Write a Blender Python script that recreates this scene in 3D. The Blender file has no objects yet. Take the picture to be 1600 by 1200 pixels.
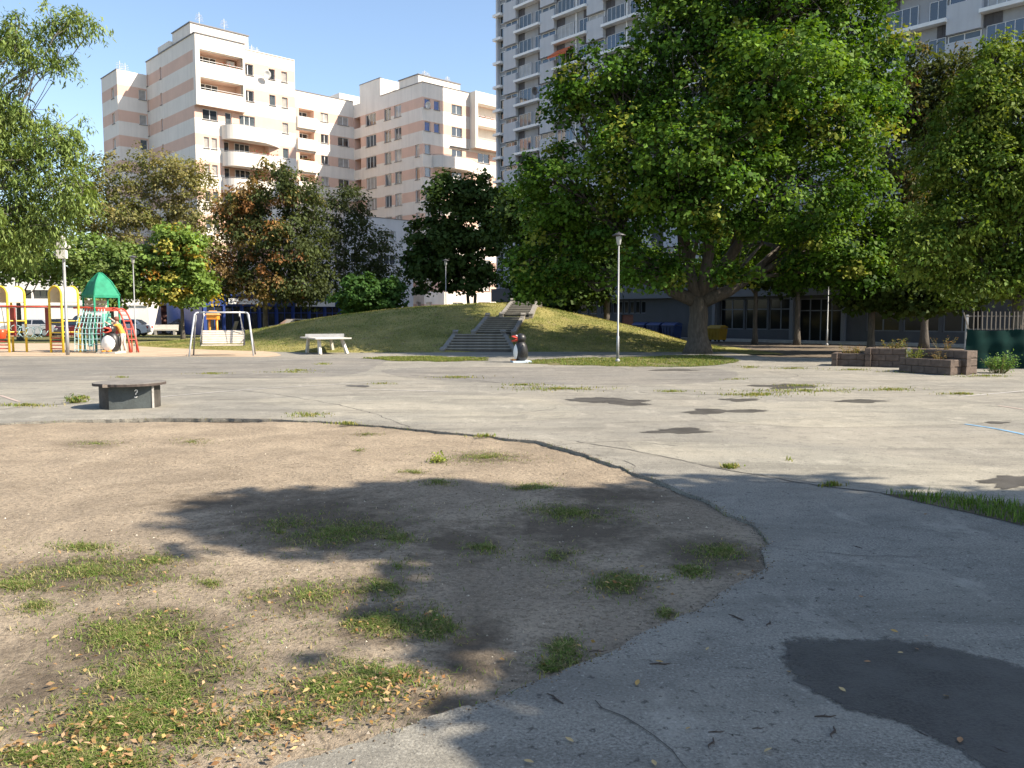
import bpy, bmesh, math, random
import numpy as np
from mathutils import Vector, noise as mnoise

random.seed(7)
RNG = np.random.default_rng(11)
sc = bpy.context.scene
COL = sc.collection

# ------------------------------------------------------------------ camera
FPX, HOR, EYE = 1300.0, 105.0, 1.6
PITCH = math.atan(HOR / FPX)
cam_d = bpy.data.cameras.new('camera')
cam = bpy.data.objects.new('camera', cam_d)
COL.objects.link(cam)
cam_d.sensor_fit = 'HORIZONTAL'
cam_d.sensor_width = 36.0
cam_d.lens = 36.0 * FPX / 1600.0
cam_d.clip_start = 0.1
cam_d.clip_end = 3000.0
cam.location = (0, 0, EYE)
cam.rotation_euler = (math.pi / 2 - PITCH, 0, 0)
sc.camera = cam

# ------------------------------------------------------------------ light
SUN_AZ, SUN_EL = math.radians(-17.0), math.radians(42.0)   # azimuth from +X towards +Y
SUN = Vector((math.cos(SUN_AZ) * math.cos(SUN_EL), math.sin(SUN_AZ) * math.cos(SUN_EL), math.sin(SUN_EL)))
wd = bpy.data.worlds.new('World')
sc.world = wd
wd.use_nodes = True
wn = wd.node_tree
sky = wn.nodes.new('ShaderNodeTexSky')
sky.sky_type = 'NISHITA'
sky.sun_disc = False
sky.sun_elevation = SUN_EL
sky.sun_rotation = math.pi / 2 - SUN_AZ
sky.altitude = 100
sky.air_density = 1.0
sky.dust_density = 1.0
sky.ozone_density = 1.1
bg = wn.nodes['Background']
bg.inputs['Strength'].default_value = 0.116
wn.links.new(sky.outputs[0], bg.inputs['Color'])
sl = bpy.data.lights.new('sun', 'SUN')
sl.energy = 5.0
sl.angle = math.radians(0.53)
sl.color = (1.0, 0.89, 0.74)
so = bpy.data.objects.new('sun', sl)
COL.objects.link(so)
so.rotation_euler = SUN.to_track_quat('Z', 'Y').to_euler()
vs = sc.view_settings
vs.view_transform = 'Standard'
vs.look = 'None'
vs.exposure = 1.12
vs.gamma = 1.0
sc.cycles.max_bounces = 6
sc.cycles.diffuse_bounces = 3
sc.cycles.glossy_bounces = 2
sc.cycles.transmission_bounces = 4
sc.cycles.transparent_max_bounces = 4
sc.cycles.use_denoising = True

# ------------------------------------------------------------------ survey helpers (pixel of the 1600x1200 photo -> place on the site)
Fw = np.array([0, math.cos(PITCH), -math.sin(PITCH)])
Up = np.array([0, math.sin(PITCH), math.cos(PITCH)])
Rt = np.array([1.0, 0, 0])
EYEP = np.array([0, 0, EYE])

def ray(px, py): return Rt * (px - 800) / FPX + Up * (600 - py) / FPX + Fw
def at(px, py, Y):
    d = ray(px, py); return EYEP + d * Y / d[1]
def gnd(px, py, z=0.0):
    d = ray(px, py); return EYEP + d * (z - EYE) / d[2]
def ppm(Y): return FPX / Y

# ------------------------------------------------------------------ materials
MATS = {}
def nmat(name):
    m = bpy.data.materials.new(name); m.use_nodes = True
    MATS[name] = m
    return m, m.node_tree, m.node_tree.nodes['Principled BSDF']

def mix_rgb(nt, fac, a, b, blend='MIX'):
    n = nt.nodes.new('ShaderNodeMix'); n.data_type = 'RGBA'; n.blend_type = blend
    for sock, v in ((n.inputs[0], fac), (n.inputs[6], a), (n.inputs[7], b)):
        if hasattr(v, 'is_output') or isinstance(v, bpy.types.NodeSocket): nt.links.new(v, sock)
        elif isinstance(v, (int, float)): sock.default_value = v
        else: sock.default_value = (*v, 1) if len(v) == 3 else v
    return n.outputs[2]

def noise_tex(nt, scale, detail=4, rough=0.55, vec=None, dist=0.0):
    n = nt.nodes.new('ShaderNodeTexNoise'); n.inputs['Scale'].default_value = scale
    n.inputs['Detail'].default_value = detail; n.inputs['Roughness'].default_value = rough
    n.inputs['Distortion'].default_value = dist
    if vec is not None: nt.links.new(vec, n.inputs['Vector'])
    return n.outputs['Fac']

def ramp(nt, fac, stops):
    r = nt.nodes.new('ShaderNodeValToRGB'); nt.links.new(fac, r.inputs[0])
    e = r.color_ramp.elements
    while len(e) < len(stops): e.new(0.5)
    for el, (p, c) in zip(e, stops):
        el.position = p; el.color = (*c, 1) if len(c) == 3 else c
    return r.outputs[0]

def objvec(nt, scale=None):
    tc = nt.nodes.new('ShaderNodeTexCoord')
    if scale is None: return tc.outputs['Object']
    mp = nt.nodes.new('ShaderNodeMapping'); mp.inputs['Scale'].default_value = scale
    nt.links.new(tc.outputs['Object'], mp.inputs[0]); return mp.outputs[0]

def bump(nt, bs, h, strength, dist=0.02):
    b = nt.nodes.new('ShaderNodeBump'); b.inputs['Strength'].default_value = strength
    b.inputs['Distance'].default_value = dist
    nt.links.new(h, b.inputs['Height']); nt.links.new(b.outputs[0], bs.inputs['Normal'])

def mat(name, col, rough=0.6, var=0.12, scale=3.0, metallic=0.0, bmp=0.0, bscale=40, spec=0.5, streak=0.0, fine=0.0):
    """plain painted/stone/metal surface with uneven tone"""
    if name in MATS: return MATS[name]
    m, nt, bs = nmat(name)
    v = objvec(nt)
    lo = tuple(c * (1 - var) for c in col); hi = tuple(min(1, c * (1 + var)) for c in col)
    c = ramp(nt, noise_tex(nt, scale, 5, 0.6, v), [(0.3, lo), (0.7, hi)])
    if streak:
        s = noise_tex(nt, 1.0, 4, 0.6, objvec(nt, (2.2, 2.2, 0.18)))
        c = mix_rgb(nt, ramp(nt, s, [(0.45, (0, 0, 0)), (0.75, (streak,) * 3)]), c, tuple(x * 0.55 for x in col))
    if fine:
        s = noise_tex(nt, scale * 14, 3, 0.6, v)
        c = mix_rgb(nt, ramp(nt, s, [(0.5, (0, 0, 0)), (0.66, (fine,) * 3)]), c, tuple(x * 0.45 for x in col))
    nt.links.new(c, bs.inputs['Base Color'])
    bs.inputs['Roughness'].default_value = rough
    bs.inputs['Metallic'].default_value = metallic
    bs.inputs['Specular IOR Level'].default_value = spec
    if bmp: bump(nt, bs, noise_tex(nt, bscale, 4, 0.6, v), bmp)
    return m

def leaf_mat(name, trans=0.45, rough=0.62):
    m, nt, bs = nmat(name)
    a = nt.nodes.new('ShaderNodeAttribute'); a.attribute_name = 'tint'
    nt.links.new(a.outputs['Color'], bs.inputs['Base Color'])
    bs.inputs['Roughness'].default_value = rough
    bs.inputs['Specular IOR Level'].default_value = 0.14
    t = nt.nodes.new('ShaderNodeBsdfTranslucent')
    g = mix_rgb(nt, 1.0, a.outputs['Color'], (1.35, 1.3, 0.55), 'MULTIPLY')
    nt.links.new(g, t.inputs['Color'])
    mx = nt.nodes.new('ShaderNodeMixShader'); mx.inputs[0].default_value = trans
    nt.links.new(bs.outputs[0], mx.inputs[1]); nt.links.new(t.outputs[0], mx.inputs[2])
    nt.links.new(mx.outputs[0], nt.nodes['Material Output'].inputs['Surface'])
    return m

LEAF = leaf_mat('leaf', 0.32)
GRASS = leaf_mat('grass_blade', 0.3, 0.6)
DRYLEAF = leaf_mat('dry_leaf', 0.2, 0.7)

def bark_mat(name, col):
    m, nt, bs = nmat(name)
    v = objvec(nt, (6, 6, 1.2))
    n = noise_tex(nt, 2.2, 6, 0.65, v, 0.6)
    nt.links.new(ramp(nt, n, [(0.3, tuple(c * 0.45 for c in col)), (0.7, tuple(c * 1.25 for c in col))]), bs.inputs['Base Color'])
    bs.inputs['Roughness'].default_value = 0.9
    bump(nt, bs, n, 0.7, 0.06)
    return m
BARK = bark_mat('bark', (0.10, 0.085, 0.068))
BARK_PALE = bark_mat('bark_pale', (0.20, 0.18, 0.145))

def asphalt_mat(name='asphalt', k=1.0, warm=0.95):
    m, nt, bs = nmat(name)
    v = objvec(nt)
    def C(r, g, b_): return (r * k, g * k, b_ * k * warm)
    fine = noise_tex(nt, 70, 4, 0.75, v)
    c = ramp(nt, fine, [(0.34, C(0.09, 0.086, 0.078)), (0.5, C(0.212, 0.202, 0.182)), (0.68, C(0.35, 0.333, 0.3))])
    big = noise_tex(nt, 0.28, 7, 0.68, v, 0.6)
    c = mix_rgb(nt, ramp(nt, big, [(0.42, (0.0,) * 3), (0.6, (0.5,) * 3)]), c, C(0.32, 0.292, 0.245))
    mid = noise_tex(nt, 1.1, 7, 0.7, objvec(nt, (0.3, 1.2, 1)), 0.5)
    c = mix_rgb(nt, ramp(nt, mid, [(0.47, (0,) * 3), (0.64, (0.6,) * 3)]), c, C(0.125, 0.118, 0.105))
    blot = noise_tex(nt, 3.2, 6, 0.7, v, 0.4)
    c = mix_rgb(nt, ramp(nt, blot, [(0.52, (0,) * 3), (0.66, (0.45,) * 3)]), c, C(0.11, 0.105, 0.096))
    pale = noise_tex(nt, 2.1, 6, 0.7, objvec(nt, (1.0, 0.5, 1)), 0.5)
    c = mix_rgb(nt, ramp(nt, pale, [(0.56, (0,) * 3), (0.68, (0.4,) * 3)]), c, C(0.4, 0.375, 0.33))
    pit = noise_tex(nt, 21, 3, 0.6, v)
    c = mix_rgb(nt, ramp(nt, pit, [(0.60, (0,) * 3), (0.67, (0.75,) * 3)]), c, C(0.05, 0.046, 0.042))
    chip = noise_tex(nt, 42, 2, 0.5, v)
    c = mix_rgb(nt, ramp(nt, chip, [(0.64, (0,) * 3), (0.69, (0.55,) * 3)]), c, C(0.42, 0.4, 0.36))
    nt.links.new(c, bs.inputs['Base Color'])
    bs.inputs['Roughness'].default_value = 0.88
    bs.inputs['Specular IOR Level'].default_value = 0.25
    bump(nt, bs, fine, 0.7, 0.012)
    return m
ASPHALT = asphalt_mat()
ASPHALT_D = asphalt_mat('asphalt_older', 0.8, 0.99)
ASPHALT_L = asphalt_mat('asphalt_pale', 1.12, 0.93)

def dirt_mat(name, a, b, dark, damp=False):
    m, nt, bs = nmat(name)
    v = objvec(nt)
    n1 = noise_tex(nt, 1.1, 7, 0.7, v, 0.4)
    c = ramp(nt, n1, [(0.38, a), (0.62, b)])
    n4 = noise_tex(nt, 0.8, 7, 0.7, v, 0.8)
    c = mix_rgb(nt, ramp(nt, n4, [(0.5, (0,) * 3), (0.66, (0.6,) * 3)]), c, tuple(x * 1.5 for x in dark))
    n2 = noise_tex(nt, 28, 5, 0.75, v)
    c = mix_rgb(nt, ramp(nt, n2, [(0.48, (0,) * 3), (0.62, (0.8,) * 3)]), c, tuple(x * 1.15 for x in dark))
    n3 = noise_tex(nt, 75, 3, 0.65, v)
    c = mix_rgb(nt, ramp(nt, n3, [(0.58, (0,) * 3), (0.68, (0.6,) * 3)]), c, tuple(min(1, x * 1.5) for x in b))
    if damp:
        at_ = nt.nodes.new('ShaderNodeAttribute'); at_.attribute_name = 'humus'
        ad = nt.nodes.new('ShaderNodeMath'); ad.operation = 'MULTIPLY_ADD'; nt.links.new(noise_tex(nt, 5, 6, 0.75, v), ad.inputs[0]); ad.inputs[1].default_value = 1.6; ad.inputs[2].default_value = -0.8
        su = nt.nodes.new('ShaderNodeMath'); su.operation = 'ADD'; nt.links.new(ad.outputs[0], su.inputs[0]); nt.links.new(at_.outputs['Fac'], su.inputs[1])
        c = mix_rgb(nt, ramp(nt, su.outputs[0], [(0.2, (0,) * 3), (0.75, (0.85,) * 3)]), c, (0.1, 0.078, 0.055))
    nt.links.new(c, bs.inputs['Base Color'])
    bs.inputs['Roughness'].default_value = 0.95
    bs.inputs['Specular IOR Level'].default_value = 0.15
    bump(nt, bs, n2, 0.9, 0.03)
    return m
DIRT = dirt_mat('dirt', (0.255, 0.207, 0.15), (0.38, 0.31, 0.223), (0.122, 0.098, 0.07), True)
SAND = dirt_mat('sand', (0.40, 0.31, 0.22), (0.50, 0.40, 0.29), (0.27, 0.2, 0.14))
SOIL = dirt_mat('soil', (0.13, 0.105, 0.08), (0.2, 0.165, 0.125), (0.07, 0.055, 0.04))

def turf_mat(name, g, y, frac):
    m, nt, bs = nmat(name)
    v = objvec(nt)
    n1 = noise_tex(nt, 0.5, 6, 0.65, v, 0.4)
    c = ramp(nt, n1, [(frac - 0.12, g), (frac + 0.15, y)])
    n2 = noise_tex(nt, 18, 4, 0.7, v)
    c = mix_rgb(nt, ramp(nt, n2, [(0.45, (0,) * 3), (0.7, (0.7,) * 3)]), c, tuple(x * 0.4 for x in g))
    n3 = noise_tex(nt, 1.7, 6, 0.7, v, 0.6)
    c = mix_rgb(nt, ramp(nt, n3, [(0.56, (0,) * 3), (0.68, (0.7,) * 3)]), c, (0.2, 0.155, 0.1))
    nt.links.new(c, bs.inputs['Base Color'])
    bs.inputs['Roughness'].default_value = 1.0
    bs.inputs['Specular IOR Level'].default_value = 0.1
    bump(nt, bs, n2, 0.8, 0.08)
    return m
TURF = turf_mat('turf', (0.14, 0.155, 0.045), (0.36, 0.315, 0.12), 0.46)
LAWN = turf_mat('lawn', (0.1, 0.12, 0.04), (0.22, 0.19, 0.1), 0.5)

def wet_mat():
    m, nt, bs = nmat('wet_asphalt')
    v = objvec(nt)
    n = noise_tex(nt, 60, 4, 0.75, v)
    wc = ramp(nt, n, [(0.35, (0.022, 0.02, 0.018)), (0.68, (0.1, 0.09, 0.078))])
    nt.links.new(mix_rgb(nt, ramp(nt, noise_tex(nt, 2.6, 6, 0.7, v), [(0.42, (0,) * 3), (0.6, (0.75,) * 3)]), wc, (0.105, 0.097, 0.085)), bs.inputs['Base Color'])
    bs.inputs['Roughness'].default_value = 0.5
    bump(nt, bs, n, 0.5, 0.008)
    at_ = nt.nodes.new('ShaderNodeAttribute'); at_.attribute_name = 'wet'
    ad = nt.nodes.new('ShaderNodeMath'); ad.operation = 'MULTIPLY_ADD'; nt.links.new(noise_tex(nt, 9, 6, 0.75, v), ad.inputs[0]); ad.inputs[1].default_value = 1.5; ad.inputs[2].default_value = -0.75
    su = nt.nodes.new('ShaderNodeMath'); su.operation = 'ADD'; nt.links.new(ad.outputs[0], su.inputs[0]); nt.links.new(at_.outputs['Fac'], su.inputs[1])
    f = ramp(nt, su.outputs[0], [(0.38, (0,) * 3), (0.6, (0.8,) * 3)])
    tr = nt.nodes.new('ShaderNodeBsdfTransparent'); mx = nt.nodes.new('ShaderNodeMixShader')
    nt.links.new(f, mx.inputs[0]); nt.links.new(tr.outputs[0], mx.inputs[1]); nt.links.new(bs.outputs[0], mx.inputs[2])
    nt.links.new(mx.outputs[0], nt.nodes['Material Output'].inputs['Surface'])
    return m
WET = wet_mat()

def glass_mat(name, col, ior=1.6, rough=0.04):
    m, nt, bs = nmat(name)
    v = objvec(nt)
    n = noise_tex(nt, 2.0, 3, 0.5, v)
    nt.links.new(ramp(nt, n, [(0.3, tuple(c * 0.7 for c in col)), (0.7, col)]), bs.inputs['Base Color'])
    bs.inputs['Roughness'].default_value = rough
    bs.inputs['IOR'].default_value = ior
    return m
G_DARK = glass_mat('glass_dark', (0.03, 0.035, 0.04), 1.9)
G_MID = glass_mat('glass_mid', (0.09, 0.11, 0.125), 1.6)
G_CURT = glass_mat('glass_curtain', (0.42, 0.40, 0.37), 1.5, 0.08)
G_SKY = glass_mat('glass_sky', (0.035, 0.055, 0.09), 1.9, 0.03)
G_BLUE = glass_mat('glass_blue_blind', (0.03, 0.08, 0.3), 1.5)
G_SHOP = glass_mat('glass_shop', (0.012, 0.014, 0.016), 1.3, 0.1)
GLASSES = [G_DARK, G_MID, G_CURT]

WHITE = mat('white_paint', (0.78, 0.77, 0.74), 0.5, 0.05)
CREAM = mat('cream_render', (0.74, 0.685, 0.61), 0.85, 0.05, 0.6, streak=0.25)
PINK = mat('pink_render', (0.66, 0.45, 0.35), 0.85, 0.06, 0.6, streak=0.12)
COPING = mat('coping_metal', (0.16, 0.15, 0.15), 0.5, 0.1)
CONC = mat('concrete', (0.38, 0.36, 0.33), 0.9, 0.2, 2.5, bmp=0.3, fine=0.5)
CONC_D = mat('weathered_concrete', (0.23, 0.215, 0.19), 0.9, 0.28, 2.2, bmp=0.4, fine=0.6)
CONC_P = mat('pale_concrete', (0.55, 0.52, 0.46), 0.85, 0.12, 2.5, bmp=0.2, fine=0.3)
GALV = mat('galvanised_steel', (0.29, 0.295, 0.3), 0.55, 0.15, 5, metallic=0.3)
STEEL_P = mat('pale_steel_paint', (0.62, 0.62, 0.6), 0.4, 0.08, 5, metallic=0.2)
DARKM = mat('dark_metal', (0.05, 0.05, 0.055), 0.5, 0.2)
BLACK = mat('black_plastic', (0.022, 0.022, 0.023), 0.42, 0.4, 4, fine=.3)
RUBBER = mat('rubber', (0.02, 0.02, 0.02), 0.8, 0.2)
YELLOW = mat('yellow_paint', (0.75, 0.52, 0.035), 0.5, 0.12, 4, streak=.25, fine=.25)
RED = mat('red_paint', (0.52, 0.06, 0.035), 0.5, 0.2, 4, streak=.25, fine=.25)
ORANGE = mat('orange_paint', (0.75, 0.28, 0.03), 0.45, 0.1, 4)
GREENP = mat('green_paint', (0.025, 0.23, 0.135), 0.7, 0.2, 4, spec=0.2, streak=.2)
TEAL = mat('rope_blue_green', (0.33, 0.52, 0.54), 0.7, 0.1, 8)
T_FRAME = mat('aged_white_frame', (.55, .56, .57), .5, .1)
T_PANEL = mat('tower_panel', (0.5, 0.505, 0.52), 0.85, 0.06, 0.8, streak=0.22)
T_WALL = mat('tower_spandrel', (0.33, 0.335, 0.35), 0.85, 0.08, 0.8, streak=0.2)
T_DARK = mat('tower_shade_dark', (0.08, 0.075, 0.08), 0.8, 0.2)  # dark tone stands for the shade inside the tower's openings
BLUEP = mat('blue_shop_paint', (0.02, 0.05, 0.22), 0.45, 0.15, 2)
BRICK = mat('red_brown_brick', (0.2, 0.075, 0.05), 0.85, 0.2, 6)
PLANKM = mat('planter_block', (0.105, 0.076, 0.058), 0.85, 0.35, 5, bmp=0.5, bscale=22, fine=0.4)
WOOD_S = mat('pale_slat_wood', (0.56, 0.49, 0.41), 0.6, 0.12, 6)

# ------------------------------------------------------------------ mesh building
class MB:
    def __init__(s): s.v = []; s.f = []; s.m = []
    def add(s, vs, fs, mi=0):
        o = len(s.v); s.v += [tuple(float(c) for c in v) for v in vs]
        s.f += [tuple(i + o for i in f) for f in fs]; s.m += [mi] * len(fs)
    def pbox(s, O, a, b, c, mi=0):
        O, a, b, c = (np.array(x, float) for x in (O, a, b, c))
        V = [O, O + a, O + a + b, O + b, O + c, O + a + c, O + a + b + c, O + b + c]
        if np.dot(np.cross(a, b), c) < 0:
            s.add(V, [(0, 1, 2, 3), (7, 6, 5, 4), (4, 5, 1, 0), (5, 6, 2, 1), (6, 7, 3, 2), (7, 4, 0, 3)], mi)
        else:
            s.add(V, [(3, 2, 1, 0), (4, 5, 6, 7), (0, 1, 5, 4), (1, 2, 6, 5), (2, 3, 7, 6), (3, 0, 4, 7)], mi)
    def box(s, x0, x1, y0, y1, z0, z1, mi=0):
        s.pbox((x0, y0, z0), (x1 - x0, 0, 0), (0, y1 - y0, 0), (0, 0, z1 - z0), mi)
    def tube(s, pts, r, n=8, mi=0, cap=True):
        pts = [Vector(p) for p in pts]
        rr = r if hasattr(r, '__len__') else [r] * len(pts)
        d0 = (pts[1] - pts[0]).normalized()
        ref = Vector((0, 0, 1)) if abs(d0.z) < 0.9 else Vector((1, 0, 0))
        x = d0.cross(ref).normalized()
        V = []
        for i, p in enumerate(pts):
            d = (pts[min(i + 1, len(pts) - 1)] - pts[max(i - 1, 0)])
            d = d.normalized() if d.length > 1e-9 else d0
            x = (x - d * x.dot(d)); x = x.normalized() if x.length > 1e-6 else d.orthogonal().normalized()
            y = d.cross(x)
            for k in range(n):
                a = 2 * math.pi * k / n
                V.append(p + (x * math.cos(a) + y * math.sin(a)) * rr[i])
        F = []
        for i in range(len(pts) - 1):
            for k in range(n):
                k2 = (k + 1) % n
                F.append((i * n + k, i * n + k2, (i + 1) * n + k2, (i + 1) * n + k))
        if cap:
            F.append(tuple(range(n))[::-1]); F.append(tuple((len(pts) - 1) * n + k for k in range(n)))
        s.add(V, F, mi)
    def lathe(s, prof, c=(0, 0, 0), n=20, mi=0, sx=1.0, sy=1.0):
        V = []; F = []
        for r, z in prof:
            for k in range(n):
                a = 2 * math.pi * k / n
                V.append((c[0] + r * math.cos(a) * sx, c[1] + r * math.sin(a) * sy, c[2] + z))
        for i in range(len(prof) - 1):
            for k in range(n):
                k2 = (k + 1) % n
                F.append((i * n + k, i * n + k2, (i + 1) * n + k2, (i + 1) * n + k))
        F.append(tuple(range(n))[::-1]); F.append(tuple((len(prof) - 1) * n + k for k in range(n)))
        s.add(V, F, mi)
    def prism(s, plan, z0, z1, mi=0):
        n = len(plan)
        ar = sum(plan[i][0] * plan[(i + 1) % n][1] - plan[(i + 1) % n][0] * plan[i][1] for i in range(n))
        if ar < 0: plan = plan[::-1]
        V = [(x, y, z0) for x, y in plan] + [(x, y, z1) for x, y in plan]
        F = [tuple(range(n))[::-1], tuple(range(n, 2 * n))]
        F += [(i, (i + 1) % n, n + (i + 1) % n, n + i) for i in range(n)]
        s.add(V, F, mi)
    def ell(s, c, r, n=16, m=10, mi=0):
        prof = [(max(1e-3, math.sin(math.pi * i / m)), -math.cos(math.pi * i / m)) for i in range(m + 1)]
        o = len(s.v)
        s.lathe(prof, n=n, mi=mi)
        for i in range(o, len(s.v)):
            x, y, z = s.v[i]; s.v[i] = (c[0] + x * r[0], c[1] + y * r[1], c[2] + z * r[2])
    def rot(s, ang, axis='X', c=(0, 0, 0), start=0):
        ca, sa = math.cos(ang), math.sin(ang)
        for i in range(start, len(s.v)):
            x, y, z = (s.v[i][k] - c[k] for k in range(3))
            if axis == 'X': y, z = y * ca - z * sa, y * sa + z * ca
            elif axis == 'Y': x, z = x * ca + z * sa, -x * sa + z * ca
            else: x, y = x * ca - y * sa, x * sa + y * ca
            s.v[i] = (x + c[0], y + c[1], z + c[2])
    def mesh(s, name, mats, smooth=False):
        me = bpy.data.meshes.new(name)
        me.from_pydata(s.v, [], s.f)
        for m in (mats if isinstance(mats, (list, tuple)) else [mats]): me.materials.append(m)
        if any(s.m): me.polygons.foreach_set('material_index', s.m)
        if smooth: me.polygons.foreach_set('use_smooth', [True] * len(s.f))
        me.update(); return me
    def build(s, name, mats, parent=None, loc=(0, 0, 0), rz=0.0, smooth=False, **kw):
        return link(name, s.mesh(name, mats, smooth), parent, loc, rz, **kw)

def link(name, data, parent=None, loc=(0, 0, 0), rz=0.0, **kw):
    o = bpy.data.objects.new(name, data); COL.objects.link(o)
    if parent is not None: o.parent = parent
    o.location = [float(c) for c in loc]; o.rotation_euler = (0, 0, rz)
    for k, v in kw.items(): o[k] = v
    return o
def thing(name, label, category, loc=(0, 0, 0), rz=0.0, group=None):
    o = link(name, None, None, loc, rz, label=label, category=category)
    o.empty_display_size = 0.2
    if group: o['group'] = group
    return o

def quads_mesh(name, V, tint, material, k=4):
    """V (n,k,3) separate faces with a colour for each"""
    n = V.shape[0]
    me = bpy.data.meshes.new(name)
    me.vertices.add(n * k); me.vertices.foreach_set('co', V.reshape(-1).astype(np.float32))
    me.loops.add(n * k); me.loops.foreach_set('vertex_index', np.arange(n * k, dtype=np.int32))
    me.polygons.add(n); me.polygons.foreach_set('loop_start', np.arange(0, n * k, k, dtype=np.int32))
    at_ = me.attributes.new('tint', 'FLOAT_COLOR', 'FACE')
    at_.data.foreach_set('color', np.concatenate([tint, np.ones((n, 1))], 1).astype(np.float32).reshape(-1))
    me.materials.append(material); me.update(calc_edges=True)
    return me

def unit(a): return a / np.maximum(1e-9, np.linalg.norm(a, axis=-1, keepdims=True))

# ------------------------------------------------------------------ vegetation
def leaf_quads(P, N, D, L, W, rng):
    """leaf at P, normal N, pointing D; folded rhombus"""
    D = unit(D - N * np.sum(D * N, 1, keepdims=True)); S = np.cross(N, D)
    L = L[:, None]; W = W[:, None]
    a = P - D * L * 0.5
    b = P + S * W * 0.5 + N * W * 0.14 + D * L * 0.02
    c = P + D * L * 0.5 - N * L * 0.12
    d = P - S * W * 0.5 + N * W * 0.14 + D * L * 0.02
    return np.stack([a, b, c, d], 1)

def tints(n, pal, rng, var=0.18):
    pal = np.array(pal)
    i = rng.integers(0, len(pal), n); j = rng.integers(0, len(pal), n)
    t = rng.random((n, 1)) * 0.6
    c = pal[i] * (1 - t) + pal[j] * t
    return np.clip(c * (1 + var * rng.standard_normal((n, 1))), 0.004, 1)

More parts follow.
